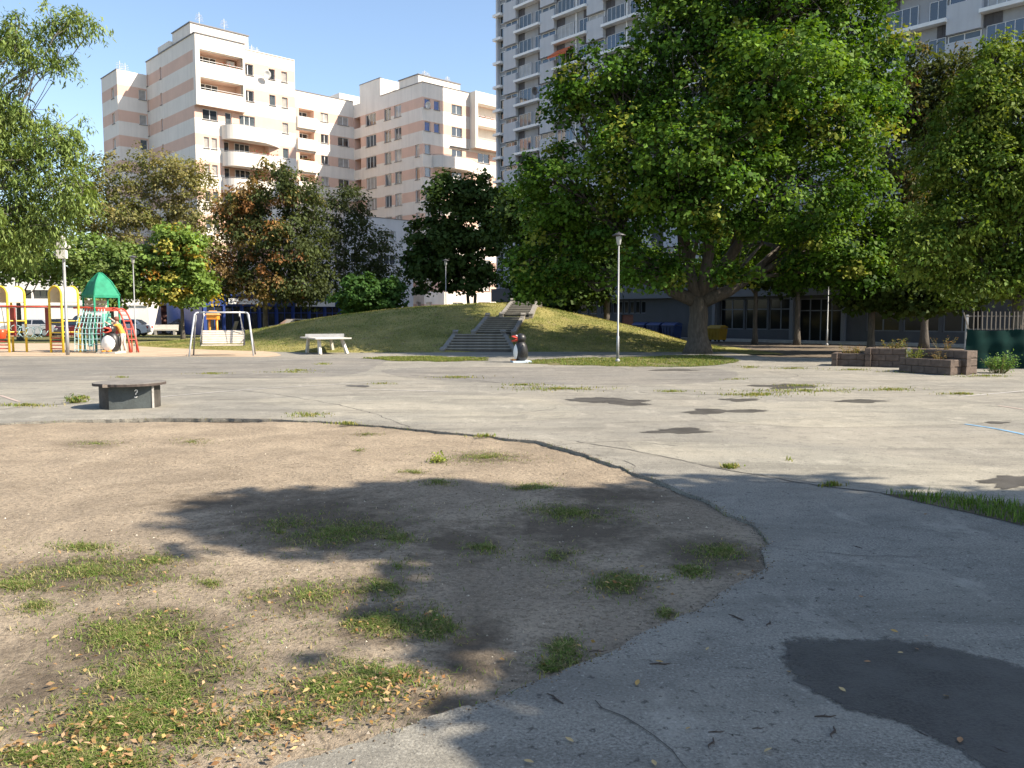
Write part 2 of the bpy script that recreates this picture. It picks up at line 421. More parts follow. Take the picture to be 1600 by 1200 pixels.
def tree(name, label, px, base_py, Y, lobes, nclump, nleaf, size, pal, trunk_r, fork_h, aspect=1.0, droop=0.3, clump_r=0.75,
         group=None, bark=BARK, seed=1, palfn=None, stems=1, fork_pts=None, base=None, limb=0.32, lean=0.0, world=None, bend=0.5, mains=5):
    rng = np.random.default_rng(seed); rnd = random.Random(seed)
    if base is None:
        base = gnd(px, base_py) if base_py else at(px, 500, Y) * [1, 1, 0]
    base = np.array(base, float)
    t = thing(name, label, 'tree', base, 0, group)
    Ls = []
    if world is not None:
        for (x, y, z, rx, ry, rz) in world: Ls.append((np.array([x, y, z]), np.array([rx, ry, rz])))
    else:
        for q in lobes:
            lx, ly, rx, ry = q[:4]; dy = q[4] if len(q) > 4 else rnd.uniform(-0.25, 0.25) * max(rx, ry) * Y / FPX
            c = at(lx, ly, Y + dy); s = (Y + dy) / FPX
            Ls.append((c, np.array([rx * s, 0.5 * (rx + ry) * s * 1.05, ry * s])))
    # clump centres, towards the outside of each lobe
    w = np.array([(r[0] * r[1] * r[2]) ** (2 / 3) for _, r in Ls]); w /= w.sum()
    li = rng.choice(len(Ls), nclump, p=w)
    d = unit(rng.standard_normal((nclump, 3))); rad = rng.random((nclump, 1)) ** 0.33
    cen = np.array([Ls[i][0] for i in li]) + d * rad * np.array([Ls[i][1] for i in li])
    out = unit(d + np.array([0, 0, 0.25]))
    keep = cen[:, 2] > 1.0
    cen, out, li = cen[keep], out[keep], li[keep]; nc = len(cen)
    # trunk and limbs
    fork = base + np.array([lean, 0, fork_h])
    T = MB(); B = MB()
    top = max(c[2] for c, _ in Ls)
    for s_ in range(stems):
        ox = 0 if stems == 1 else (s_ - (stems - 1) / 2) * trunk_r * 2.2
        k = 7
        pts = [base + (fork - base) * (i / k) + np.array([ox * (0.4 + i / k) + 0.05 * trunk_r * math.sin(i * 1.7), 0.06 * trunk_r * math.cos(i * 2.1), 0]) - np.array([0, 0, 0.12 if i == 0 else 0]) for i in range(k + 1)]
        rr = [trunk_r * (1.55 if i == 0 else 1.2 if i == 1 else 1.0 - 0.2 * i / k) / (1 if stems == 1 else 1.3) for i in range(k + 1)]
        T.tube([p - base for p in pts], rr, 14)
    mids = {}
    # main limbs: lobes that lie in one direction share a limb
    vecs = np.array([c - fork for c, _ in Ls]); ang = vecs[:, 0] / (np.abs(vecs[:, 2]) + 0.35 * np.abs(vecs[:, 0]) + 0.5)
    order = np.argsort(ang); nm = max(1, min(mains, len(Ls)))
    for grp in np.array_split(order, nm):
        if not len(grp): continue
        cm = np.mean([Ls[i][0] for i in grp], 0); v = cm - fork
        e_ = fork + v * 0.62 + np.array([0, 0, 0.1 * np.linalg.norm(v)])
        st = fork + np.array([np.sign(v[0]) * min(0.45, abs(v[0]) * 0.1) * trunk_r, rnd.uniform(-.3, .3) * trunk_r, -rnd.uniform(0.02, 0.1) * fork_h])
        h1 = st + v * 0.16 + np.array([0.05 * v[0], 0, -0.01 * abs(v[2])]) + rng.standard_normal(3) * 0.02 * np.linalg.norm(v)
        h2 = st + v * 0.38 + np.array([0, 0, 0.03 * np.linalg.norm(v)]) + rng.standard_normal(3) * 0.035 * np.linalg.norm(v)
        rm = trunk_r * limb * rnd.uniform(0.9, 1.2)
        T.tube([p - base for p in (st, h1, h2, e_)], [rm * 1.25, rm, rm * 0.75, rm * 0.45], 9)
        for i in grp:
            c, r = Ls[i]
            s0 = (h1, h2, h2, e_)[rnd.randrange(4)]
            v = c - s0
            mid1 = s0 + v * 0.4 + np.array([0, 0, bend * 0.08 * np.linalg.norm(v)]) + rng.standard_normal(3) * 0.05 * np.linalg.norm(v)
            mid2 = s0 + v * 0.72 + rng.standard_normal(3) * 0.06 * np.linalg.norm(v)
            end = c + np.array([0, 0, r[2] * 0.35]); r0 = rm * 0.42
            T.tube([p - base for p in (s0, mid1, mid2, c, end)], [r0, r0 * 0.8, r0 * 0.6, r0 * 0.35, r0 * 0.1], 6)
            mids[i] = [mid1, mid2, c, end]
    for k in range(nc):
        if rnd.random() > 0.75: continue
        st = mids[li[k]][rnd.choice((0, 1, 1, 2, 2, 3))]
        v = cen[k] - st; m = st + v * 0.5 + rng.standard_normal(3) * 0.08 * np.linalg.norm(v)
        rb = max(0.008, trunk_r * 0.045)
        B.tube([st - base, m - base, cen[k] - base], [rb * 1.6, rb, rb * 0.35], 4, cap=False)
    T.build('trunk', bark, t, smooth=True)
    B.build('branches', bark, t, smooth=True, kind='stuff')
    # leaves
    per = max(1, nleaf // nc); n = nc * per
    ci = np.repeat(np.arange(nc), per)
    cr = clump_r * (0.6 + 0.8 * rng.random(nc))
    off = unit(rng.standard_normal((n, 3))) * (rng.random((n, 1)) ** 0.5) * np.array([1, 1, 0.62])
    P = cen[ci] + off * cr[ci][:, None]
    P[:, 2] -= droop * cr[ci] * (off[:, 0] ** 2 + off[:, 1] ** 2)
    N = unit(out[ci] * 0.35 + off * 0.45 + np.array([0, 0, 0.65]) + rng.standard_normal((n, 3)) * 0.5)
    D = unit(off + rng.standard_normal((n, 3)) * 0.5 + np.array([0, 0, -droop * 1.6]))
    L = size * (0.5 + 0.95 * rng.random(n)); W = L * aspect * (0.8 + 0.4 * rng.random(n))
    V = leaf_quads(P - base, N, D, L, W, rng)
    if palfn is None:
        cc = tints(nc, pal, rng, 0.12)
        tt = cc[ci] * 0.55 + tints(n, pal, rng, 0.2) * 0.45
    else:
        cc = np.array([palfn(c, rnd) for c in cen])
        tt = cc[ci] * np.clip(1 + 0.22 * rng.standard_normal((n, 1)), 0.4, 1.7)
    link('crown', quads_mesh('crown', V, np.clip(tt, 0.005, 1), LEAF), t, kind='stuff')
    return t

def blades(P, h, w, pal, rng, lean=0.5, var=0.2):
    """grass blades as bent strips of two quads -> (2n,4,3)"""
    n = len(P)
    a = rng.random(n) * 2 * math.pi
    S = np.stack([np.cos(a), np.sin(a), 0 * a], 1); D = np.stack([-np.sin(a), np.cos(a), 0 * a], 1)
    hh = (h * (0.5 + 0.9 * rng.random(n)))[:, None]; ww = (w * (0.6 + 0.8 * rng.random(n)))[:, None]
    ln = (lean * (0.3 + rng.random(n)))[:, None]
    up = np.array([0, 0, 1.0])
    m = P + up * hh * 0.55 + D * hh * ln * 0.3
    t = P + up * hh * (1 - 0.25 * ln) + D * hh * ln
    q1 = np.stack([P - S * ww * .5, P + S * ww * .5, m + S * ww * .4, m - S * ww * .4], 1)
    q2 = np.stack([m - S * ww * .4, m + S * ww * .4, t + S * ww * .06, t - S * ww * .06], 1)
    c = tints(n, pal, rng, var)
    return np.concatenate([q1, q2]), np.concatenate([c, c])

GREEN_G = [(0.085, 0.16, 0.025), (0.12, 0.2, 0.035), (0.17, 0.22, 0.05), (0.06, 0.115, 0.02)]
DRY_G = [(0.2, 0.2, 0.06), (0.32, 0.27, 0.11), (0.14, 0.17, 0.04), (0.27, 0.24, 0.09)]

# ================================================================== THE GROUND
def sheet(name, poly, z, material, **kw):
    bm = bmesh.new()
    vs_ = [bm.verts.new((float(x), float(y), 0)) for x, y in poly]
    es = [bm.edges.new((vs_[i], vs_[(i + 1) % len(vs_)])) for i in range(len(vs_))]
    bmesh.ops.triangle_fill(bm, use_beauty=True, use_dissolve=False, edges=es)
    for f in bm.faces:
        if f.normal.z < 0: f.normal_flip()
    me = bpy.data.meshes.new(name); bm.to_mesh(me); bm.free(); me.materials.append(material)
    return link(name, me, None, (0, 0, z), **kw)

def smooth_line(pts, step, jit=0.0, seed=0, closed=False):
    pts = [np.array(p, float)[:2] for p in pts]; out = []
    n = len(pts)
    for i in range(n if closed else n - 1):
        p0, p1, p2, p3 = (pts[(i + k) % n] if closed else pts[min(max(i + k, 0), n - 1)] for k in (-1, 0, 1, 2))
        m = max(1, int(np.linalg.norm(p2 - p1) / step))
        for j in range(m):
            t = j / m
            q = 0.5 * ((2 * p1) + (-p0 + p2) * t + (2 * p0 - 5 * p1 + 4 * p2 - p3) * t * t + (-p0 + 3 * p1 - 3 * p2 + p3) * t ** 3)
            if jit:
                q = q + np.array([mnoise.noise((q[0] * 7, q[1] * 7, seed)), mnoise.noise((q[0] * 7, q[1] * 7, seed + 9))]) * jit \
                      + np.array([mnoise.noise((q[0] * 1.7, q[1] * 1.7, seed)), mnoise.noise((q[0] * 1.7, q[1] * 1.7, seed + 5))]) * jit * 2
            out.append(q)
    if not closed: out.append(pts[-1])
    return out

sheet('ground', [(-900, -60), (900, -60), (900, 1500), (-900, 1500)], -0.06, SOIL, kind='structure')

edge_px = [(0, 662), (120, 657), (240, 654), (340, 654), (450, 656), (520, 660), (610, 667), (700, 675), (780, 683), (840, 690), (900, 706), (960, 726), (1010, 745), (1060, 765),
           (1100, 780), (1140, 800), (1175, 824), (1196, 850), (1192, 880), (1162, 908), (1100, 942), (1000, 990), (900, 1032), (790, 1082), (700, 1112), (560, 1157), (420, 1203)]
edge = [gnd(*p)[:2] for p in edge_px]
edge = smooth_line(edge, 0.045, 0.034, 3)
DIRT_POLY = edge + [np.array(p) for p in ((-2.2, 1.6), (-5, 0.4), (-9, -1.2), (-16, -1.5), (-16, 12.6), (-10, 12.2))]

def inside(poly, x, y):
    P = np.array(poly); x = np.asarray(x); y = np.asarray(y); r = np.zeros(x.shape, bool)
    j = len(P) - 1
    for i in range(len(P)):
        c = ((P[i, 1] > y) != (P[j, 1] > y)) & (x < (P[j, 0] - P[i, 0]) * (y - P[i, 1]) / (P[j, 1] - P[i, 1] + 1e-12) + P[i, 0])
        r ^= c; j = i
    return r

def plaza():
    bm = bmesh.new()
    outer = [(-70, -14), (60, -14), (60, 29.5), (20, 30.5), (10.2, 33), (9.8, 38.6), (-70, 38.6)]
    def loop(pts, z):
        vs_ = [bm.verts.new((float(p[0]), float(p[1]), z)) for p in pts]
        return vs_, [bm.edges.new((vs_[i], vs_[(i + 1) % len(vs_)])) for i in range(len(vs_))]
    vo, eo = loop(outer, 0.0); vi, ei = loop(DIRT_POLY, 0.0)
    bmesh.ops.triangle_fill(bm, use_beauty=True, use_dissolve=False, edges=eo + ei)
    for f in bm.faces:
        if f.normal.z < 0: f.normal_flip()
    lo = [bm.verts.new((v.co.x, v.co.y, -0.055)) for v in vi]
    for i in range(len(vi)):
        j = (i + 1) % len(vi)
        bm.faces.new((vi[i], vi[j], lo[j], lo[i]))
    me = bpy.data.meshes.new('plaza'); bm.to_mesh(me); bm.free(); me.materials.append(ASPHALT)
    link('asphalt_plaza', me, None, kind='structure')
plaza()

def dirt_h(x, y):
    return -0.028 + 0.02 * mnoise.noise((x * 0.9, y * 0.9, 1.0)) + 0.010 * mnoise.noise((x * 4.5, y * 4.5, 2.0)) + 0.005 * mnoise.noise((x * 15, y * 15, 5.0))

def grid(name, x0, x1, y0, y1, nx, ny, fn, material, skip=None, **kw):
    X = np.linspace(x0, x1, nx + 1); Y = np.linspace(y0, y1, ny + 1)
    V = [(x, y, fn(x, y)) for y in Y for x in X]
    F = [(j * (nx + 1) + i, j * (nx + 1) + i + 1, (j + 1) * (nx + 1) + i + 1, (j + 1) * (nx + 1) + i) for j in range(ny) for i in range(nx)]
    me = bpy.data.meshes.new(name); me.from_pydata(V, [], F); me.materials.append(material)
    me.polygons.foreach_set('use_smooth', [True] * len(F)); me.update()
    return link(name, me, None, **kw)
dirt_o = grid('bare_dirt', -15.5, 3.6, -1.0, 12.8, 330, 240, dirt_h, DIRT, kind='structure')

sheet('playground_sand', smooth_line([gnd(*p)[:2] for p in ((-900, 557), (-200, 557), (0, 556.6), (200, 557.5), (330, 557), (418, 558), (436, 554), (405, 547.5), (330, 541.5), (260, 538), (200, 536.5), (0, 536.5), (-500, 536.5))], 0.5, 0.12, 4, True),
      0.006, SAND, kind='structure')
sheet('far_lawn', [(-80, 44), (-8, 44), (-8, 66), (-30, 82), (-80, 82)], -0.04, LAWN, kind='structure')
sheet('street', [(-140, 84), (-34, 84), (-24, 70), (-14, 66), (30, 48), (60, 34), (60, 42), (20, 60), (-10, 74), (-36, 104), (-140, 104)], -0.035, ASPHALT, kind='structure')

# mound with the stairs
def lerp_tab(x, tab):
    return float(np.interp(x, [t[0] for t in tab], [t[1] for t in tab]))
P_TAB = [(-23, 0), (-18.5, .2), (-14.8, .4), (-11, .65), (-6, .88), (-2, .98), (0.6, 1.0), (3, .80), (5.2, .61), (7.4, .4), (9.4, .14), (11.2, 0)]
Y_TAB = [(-24, 47), (-18, 42.5), (-14, 39.6), (-9, 37.1), (-4, 37.2), (-1, 37.9), (3, 38.0), (9, 37.2), (13, 38)]
def mound_h(x, y):
    p = lerp_tab(x, P_TAB); y0 = lerp_tab(x, Y_TAB)
    a = (y - y0) / 9.0; b = (61 - y) / 8.0
    def sm(t):
        t = min(max(t, 0), 1.15)
        return t if t < 0.85 else 0.85 + 0.15 * (1 - math.exp(-(t - 0.85) / 0.15))
    h = 2.5 * p * min(sm(a), sm(b))
    return max(h, 0) + (0.035 * mnoise.noise((x * 0.6, y * 0.6, 3)) * min(1, max(h, 0) * 2)) - 0.03
grid('grass_mound', -24, 12, 36.4, 62, 150, 110, mound_h, TURF, kind='structure')

# grass ----------------------------------------------------------------
def pts_in_px(ells, rng, dens, thr=-0.05, fq=3.0, z=0.0):
    out = []
    for (cx, cy, rx, ry, k) in ells:
        n = int(dens * k)
        a = rng.random(n) * 2 * math.pi; r = np.abs(rng.standard_normal(n)) * 0.72
        for x, y, rr in zip(cx + rx * r * np.cos(a), cy + ry * r * np.sin(a), r):
            g = gnd(x, y)
            v = mnoise.noise((g[0] * fq, g[1] * fq * 1.3, 7.0)) + 0.5 * mnoise.noise((g[0] * 8, g[1] * 8, 2.0)) + 0.3 * mnoise.noise((g[0] * 20, g[1] * 20, 2.0))
            if v > thr + 0.4 * (rr - 0.6) + 0.25 * rng.standard_normal(): out.append(g)
    return np.array(out)
rng = np.random.default_rng(5)
NEAR = [(140, 888, 150, 34, 1.6), (25, 908, 60, 16, .5), (215, 985, 150, 45, 2.2), (240, 1060, 130, 60, 2.6), (200, 1120, 180, 40, 1.6), (60, 1175, 110, 30, 1.0), (150, 1185, 100, 22, .8),
        (480, 925, 110, 26, 1.1), (600, 910, 60, 22, .7), (590, 965, 80, 32, 1.1), (680, 975, 40, 25, .45), (520, 1070, 120, 38, 1.5), (610, 1050, 70, 26, .8), (440, 1110, 90, 24, .8),
        (520, 822, 130, 30, 1.7), (440, 825, 60, 16, .5), (620, 835, 40, 15, .4), (900, 795, 95, 14, 1.0), (870, 862, 55, 16, .5), (970, 902, 60, 26, .9), (1130, 856, 52, 16, .5),
        (1080, 885, 40, 12, .35), (880, 1002, 34, 26, .5), (860, 1032, 30, 14, .2), (760, 850, 55, 12, .45), (760, 712, 80, 9, .7), (690, 714, 22, 7, .25), (825, 757, 45, 7, .4), (680, 750, 35, 6, .25),
        (650, 735, 30, 5, .15), (560, 700, 12, 4, .1), (130, 848, 45, 9, .3), (240, 870, 40, 12, .3), (620, 880, 40, 10, .2), (150, 690, 60, 8, .12), (300, 687, 40, 6, .14), (570, 676, 30, 4, .12),
        (1040, 950, 14, 8, .08), (330, 905, 30, 10, .1), (55, 940, 40, 14, .2)]
Pn = np.concatenate([pts_in_px(NEAR, rng, 4200, 0.04, 1.9), pts_in_px([(a_, b_, c_ * 1.5, d_ * 1.6, e_) for a_, b_, c_, d_, e_ in NEAR], rng, 800, 0.0, 2.5)])
Pn = Pn[inside(DIRT_POLY, Pn[:, 0], Pn[:, 1])]
Pn[:, 2] = [dirt_h(x, y) - 0.004 for x, y, _ in Pn]
gp = [(0.105, 0.175, 0.03), (0.14, 0.215, 0.04), (0.08, 0.14, 0.022), (0.11, 0.18, 0.03), (0.3, 0.24, 0.13), (0.28, 0.25, 0.1), (0.14, 0.2, 0.04), (0.33, 0.27, 0.14)]
hum = np.zeros(len(dirt_o.data.vertices)); vx = np.array([v.co[:2] for v in dirt_o.data.vertices])
for (cx, cy, rx, ry, k_) in NEAR + [(900, 820, 160, 30, 1), (480, 800, 150, 40, 1), (330, 780, 90, 14, 1), (960, 770, 120, 14, 1), (740, 1010, 60, 60, 1), (320, 1000, 40, 40, 1), (60, 1060, 90, 60, .8), (720, 840, 90, 30, 1), (1100, 860, 90, 30, 1), (680, 1090, 90, 30, 1)]:
    c0 = gnd(cx, cy); sx = max(.06, abs(gnd(cx + rx, cy)[0] - c0[0])); sy = max(.06, abs(gnd(cx, cy - ry)[1] - c0[1]))
    hum = np.maximum(hum, min(1, .45 + .4 * k_) * np.exp(-(((vx[:, 0] - c0[0]) / sx) ** 2 + ((vx[:, 1] - c0[1]) / sy) ** 2) * .9))
ha = dirt_o.data.attributes.new('humus', 'FLOAT', 'POINT'); ha.data.foreach_set('value', hum.astype(np.float32))
V, c = blades(Pn, 0.026, 0.0046, gp, rng, 1.5, 0.3)
link('grass_patches', quads_mesh('grass', V, c, GRASS), None, kind='stuff', label='patchy short grass growing through the bare dirt', category='grass')

# strip of longer grass at the right edge of the path
strip = [(1378, 772), (1440, 774), (1520, 780), (1600, 792), (1700, 812), (1760, 850), (1690, 842), (1600, 822), (1520, 803), (1440, 786)]
sp = [gnd(*p)[:2] for p in strip]
xs = rng.uniform(1.5, 8, 60000); ys = rng.uniform(4, 10, 60000)
k = inside(sp, xs, ys); Ps = np.stack([xs[k], ys[k], 0 * xs[k]], 1)[:9000]
sheet('grass_verge_soil', sp, 0.004, SOIL, kind='structure')
V, c = blades(Ps, 0.075, 0.008, GREEN_G, rng, 0.7)
link('grass_verge', quads_mesh('grass_verge', V, c, GRASS), None, kind='stuff', label='lens shaped strip of green grass right of the asphalt path', category='grass')

# strips along the far side of the plaza
far = [[(578, 560), (640, 557.5), (700, 558), (752, 560), (758, 563), (700, 565), (620, 563.5)],
       [(826, 563), (880, 560.5), (960, 559), (1060, 556), (1120, 556), (1150, 563), (1110, 571.5), (1000, 573.5), (900, 571), (835, 568.5)]]
Va, ca = [], []
for q in far:
    poly = smooth_line([gnd(*p)[:2] for p in q], 0.12, 0.22, 8, True)
    sheet('grass_strip', poly, 0.006, LAWN, kind='structure')
    A_ = np.array(poly); lo, hi = A_.min(0), A_.max(0)
    xs = rng.uniform(lo[0], hi[0], 26000); ys = rng.uniform(lo[1], hi[1], 26000); k = inside(poly, xs, ys)
    k &= np.array([mnoise.noise((x * 1.1, y * 1.8, 3)) > -.18 for x, y in zip(xs, ys)])
    Ps = np.stack([xs[k], ys[k], 0 * xs[k]], 1)
    V, c = blades(Ps, 0.06, 0.016, GREEN_G + DRY_G, rng, 0.8); Va.append(V); ca.append(c)
# grass on the mound
xs = rng.uniform(-22, 11, 70000); ys = rng.uniform(36.8, 50, 70000)
ok = np.array([mound_h(x, y) > 0.02 for x, y in zip(xs, ys)])
def in_stairs(x, y): return -3.4 < x < 1.9 and 37 < y < 47.8 and abs(x - np.interp(y, [38, 40.2, 43.3, 46.9], [-1.5, -1.25, -.2, .75])) < np.interp(y, [38, 40.2, 40.4, 46.9], [1.6, 1.25, .95, .75])
ok &= ~np.array([in_stairs(x, y) for x, y in zip(xs, ys)])
Pm = np.stack([xs[ok], ys[ok], [mound_h(x, y) - 0.01 for x, y in zip(xs[ok], ys[ok])]], 1)
nz = np.array([mnoise.noise((p[0] * 0.5, p[1] * 0.5, 4)) for p in Pm])
V1, c1 = blades(Pm[nz < -.1], 0.065, 0.022, GREEN_G + DRY_G, rng, 0.7); V2, c2 = blades(Pm[nz >= -.1], 0.06, 0.022, DRY_G + [(.38, .34, .13)], rng, 0.7)
link('mound_grass', quads_mesh('mound_grass', np.concatenate([V1, V2]), np.concatenate([c1, c2]), GRASS), None, kind='stuff', label='short dry and green grass covering the mound', category='grass')
# weeds in the joints of the plaza
JOINT = [(480, 649, 30, 3, .5), (875, 608, 80, 3, 1.0), (715, 590, 45, 2, .5), (820, 602, 40, 2, .4), (1180, 617, 60, 3, .8), (1260, 611, 90, 3, 1.0), (1390, 609, 45, 2.5, .5), (1250, 603, 40, 2, .4),
         (330, 584, 35, 1.5, .4), (465, 579, 25, 1.5, .3), (505, 569, 15, 1.5, .3), (455, 582, 40, 1.2, .3), (1170, 574, 16, 2, .3), (1240, 576, 35, 1.5, .4), (1330, 578, 35, 1.5, .4), (1420, 581, 60, 2, .6),
         (1540, 588, 50, 2, .4), (125, 622, 14, 2, .3), (40, 634, 50, 2.5, .5), (190, 590, 10, 1, .15), (1150, 593, 18, 1, .2), (1500, 616, 40, 1.4, .3), (1140, 731, 16, 2.5, .2), (1300, 759, 16, 2, .2), (1235, 719, 8, 2, .08), (760, 682, 20, 2, .2), (540, 663, 20, 2, .25), (1050, 612, 30, 1.2, .2), (600, 600, 25, 1, .2)]
Pj = pts_in_px(JOINT, rng, 1100, -0.15, 2.2)
far_k = np.clip(Pj[:, 1] / 25, 0.3, 1.3)
V, c = blades(Pj, 0.045, 0.013, DRY_G + GREEN_G[1:3], rng, 0.7)
Va.append(V); ca.append(c)
link('joint_weeds', quads_mesh('joint_weeds', np.concatenate(Va), np.concatenate(ca), GRASS), None, kind='stuff', label='low grass in the plaza joints and along its far edge', category='grass')

# fallen leaves among the grass: a litter nobody could count
LIT = [(230, 1050, 170, 100, 1.6), (300, 1150, 180, 45, 2.4), (60, 1140, 90, 40, .8), (530, 1085, 130, 45, 2.0), (640, 1065, 60, 30, 1.1), (480, 940, 120, 40, .5), (620, 965, 90, 30, .6), (150, 890, 150, 40, .5),
       (970, 905, 60, 25, .35), (400, 1110, 120, 40, 1.6), (100, 1180, 140, 25, 1.0), (800, 900, 300, 120, .25), (1130, 880, 60, 30, .15), (900, 1010, 60, 40, .12), (1480, 800, 80, 8, .15)]
Pl = []
for (cx, cy, rx, ry, k_) in LIT:
    n = int(75 * k_); a = rng.random(n) * 6.283; r = np.sqrt(rng.random(n)) * 1.1
    Pl += [gnd(x, y) for x, y in zip(cx + rx * r * np.cos(a), cy + ry * r * np.sin(a))]
Pl = np.array(Pl); Pl[:, 2] = [dirt_h(x, y) + 0.012 + 0.02 * rng.random() for x, y, _ in Pl]
n = len(Pl)
N = unit(np.array([0, 0, 1.0]) + rng.standard_normal((n, 3)) * 0.38); D = unit(rng.standard_normal((n, 3)) * [1, 1, .1])
V = leaf_quads(Pl, N, D, 0.03 * (0.4 + 1.0 * rng.random(n)), 0.015 * (0.6 + 0.8 * rng.random(n)), rng)
AUT = [(0.38, 0.24, 0.07), (0.33, 0.17, 0.07), (0.22, 0.12, 0.06), (0.42, 0.31, 0.14), (0.28, 0.18, 0.1), (0.38, 0.26, 0.16)]
link('leaf_litter', quads_mesh('leaf_litter', V, tints(n, AUT, rng, 0.2), DRYLEAF), None, kind='stuff', label='yellow and brown fallen leaves scattered on dirt and grass', category='leaves')

# crumbs of stone and soil on the dirt and the path
def crumbs(name, label, npt, box, poly, keep_in, zf, smin, smax, pal, seed):
    r = np.random.default_rng(seed)
    x = r.uniform(box[0], box[1], npt); y = box[2] + (box[3] - box[2]) * r.random(npt) ** 1.6
    k = inside(poly, x, y) == keep_in; x, y = x[k], y[k]; n = len(x)
    s = smin + (smax - smin) * r.random(n) ** 3
    base = np.array([[1, 0, 0], [-.5, .87, 0], [-.5, -.87, 0], [0, 0, .9]])
    tri = np.array([[0, 1, 3], [1, 2, 3], [2, 0, 3]])
    a = r.random(n) * 6.28; ca_, sa_ = np.cos(a), np.sin(a)
    B = base[None] * (0.6 + 0.8 * r.random((n, 4, 3))) * s[:, None, None]
    Bx = B[..., 0] * ca_[:, None] - B[..., 1] * sa_[:, None]; By = B[..., 0] * sa_[:, None] + B[..., 1] * ca_[:, None]
    z = np.array([zf(a_, b_) for a_, b_ in zip(x, y)])
    Q = np.stack([Bx + x[:, None], By + y[:, None], B[..., 2] + z[:, None] - 0.0006], -1)
    V = Q[:, tri].reshape(-1, 3, 3)
    link(name, quads_mesh(name, V, np.repeat(tints(n, pal, r, .25), 3, 0), DRYLEAF, 3), None, kind='stuff', label=label, category='gravel')
crumbs('dirt_crumbs', 'small stones and clods lying on the bare dirt', 9000, (-6.5, 3, 2.4, 11), DIRT_POLY, True, dirt_h, 0.002, 0.011,
       [(0.34, .28, .2), (0.12, .09, .065), (0.24, .19, .14), (0.55, .5, .42)], 3)
eg_ = np.array(edge); re_ = np.random.default_rng(8); ei_ = re_.integers(0, len(eg_), 5200)
Pe = eg_[ei_] + re_.normal(0, 1, (5200, 2)) * (.012 + .045 * re_.random((5200, 1)) ** 2)
Ve = []; ins_ = inside(DIRT_POLY, Pe[:, 0], Pe[:, 1])
for (x, y), in_ in zip(Pe, ins_):
    s_ = .002 + .007 * re_.random() ** 2; a_ = re_.random() * 6.28; z_ = (dirt_h(x, y) if in_ else 0.0) - .0005
    p = [(x + s_ * math.cos(a_ + k_ * 2.1), y + s_ * math.sin(a_ + k_ * 2.1), z_) for k_ in range(3)]; t_ = (x, y, z_ + s_ * .9)
    Ve += [[p[0], p[1], t_], [p[1], p[2], t_], [p[2], p[0], t_]]
link('edge_soil', quads_mesh('edge_soil', np.array(Ve), np.repeat(tints(5200, [(.16, .125, .09), (.24, .195, .145), (.1, .08, .06)], re_, .25), 3, 0), DRYLEAF, 3), None, kind='stuff', label='loose soil crumbs spilled along the curved edge of the dirt', category='soil')
Pg = Pe[:900][re_.random(900) < .5]; Pg = np.concatenate([Pg, np.zeros((len(Pg), 1))], 1); Pg[:, 2] = -.02
Pg = Pg[[mnoise.noise((x * 1.3, y * 1.3, 6)) > .05 for x, y, _ in Pg]]
Vg, cg = blades(Pg, .045, .005, DRY_G + GREEN_G, re_, 1.0)
link('edge_grass', quads_mesh('edge_grass', Vg, cg, GRASS), None, kind='stuff', label='sparse grass along the curved edge between dirt and paving', category='grass')
crumbs('path_grit', 'dark and pale grit lying on the asphalt path', 3600, (-2.5, 7, 2.4, 11), DIRT_POLY, False, lambda a, b: 0.0, 0.0015, 0.007,
       [(0.06, .055, .05), (0.1, .08, .06), (0.3, .28, .25)], 4)

# wet patches, cracks, painted lines -----------------------------------
def wet_sheet(name, outline, z):
    o_ = np.array(outline); c0 = o_.mean(0); n = len(o_); V = [(*c0, 0)]; F = []; W = [1.0]
    for s_, w_ in ((.5, 1.15), (.78, 1.0), (.9, .72), (1.0, .48), (1.13, 0.0)):
        for p in o_: V.append((*(c0 + (p - c0) * s_), 0)); W.append(w_)
    for i in range(n): F.append((0, 1 + i, 1 + (i + 1) % n))
    for r_ in range(4):
        for i in range(n): F.append((1 + r_ * n + i, 1 + (r_ + 1) * n + i, 1 + (r_ + 1) * n + (i + 1) % n, 1 + r_ * n + (i + 1) % n))
    me = bpy.data.meshes.new(name); me.from_pydata(V, [], F); me.materials.append(WET); me.update()
    bm = bmesh.new(); bm.from_mesh(me); bmesh.ops.recalc_face_normals(bm, faces=bm.faces)
    if sum(f.normal.z for f in bm.faces) < 0: bmesh.ops.reverse_faces(bm, faces=bm.faces)
    bm.to_mesh(me); bm.free()
    me.attributes.new('wet', 'FLOAT', 'POINT').data.foreach_set('value', np.array(W, np.float32))
    return link(name, me, None, (0, 0, z), kind='structure')
def blob(cx, cy, rx, ry, seed, amp=0.5):
    out = []
    for i in range(56):
        a = 2 * math.pi * i / 56
        k = .95 + amp * 1.6 * mnoise.noise((math.cos(a) * 1.1, math.sin(a) * 1.1, seed * 3.7)) + amp * .6 * mnoise.noise((math.cos(a) * 5, math.sin(a) * 5, seed))
        out.append(gnd(cx + rx * k * math.cos(a), cy + ry * k * math.sin(a))[:2])
    return out
big = [(1224, 1008), (1262, 998), (1330, 1000), (1400, 1001), (1460, 1010), (1530, 1024), (1600, 1042), (1680, 1065), (1760, 1140), (1720, 1260), (1600, 1235), (1500, 1180), (1420, 1138), (1340, 1115), (1270, 1086), (1238, 1052)]
wet_sheet('wet_patch', smooth_line([gnd(*p)[:2] for p in big], 0.05, 0.012, 5, True), 0.004)
for i, q in enumerate([(958, 627, 62, 5.5), (1127, 643, 56, 5), (1058, 674, 50, 5), (1232, 604, 48, 3.6), (1156, 625, 30, 2.2), (1338, 627, 46, 2.6), (1590, 753, 56, 10), (1055, 578.5, 33, 1.5), (562, 603, 18, 1.6), (1560, 661, 16, 1.6)]):
    wet_sheet('puddle', blob(*q, i + 1), 0.0045 + 0.0005 * i)

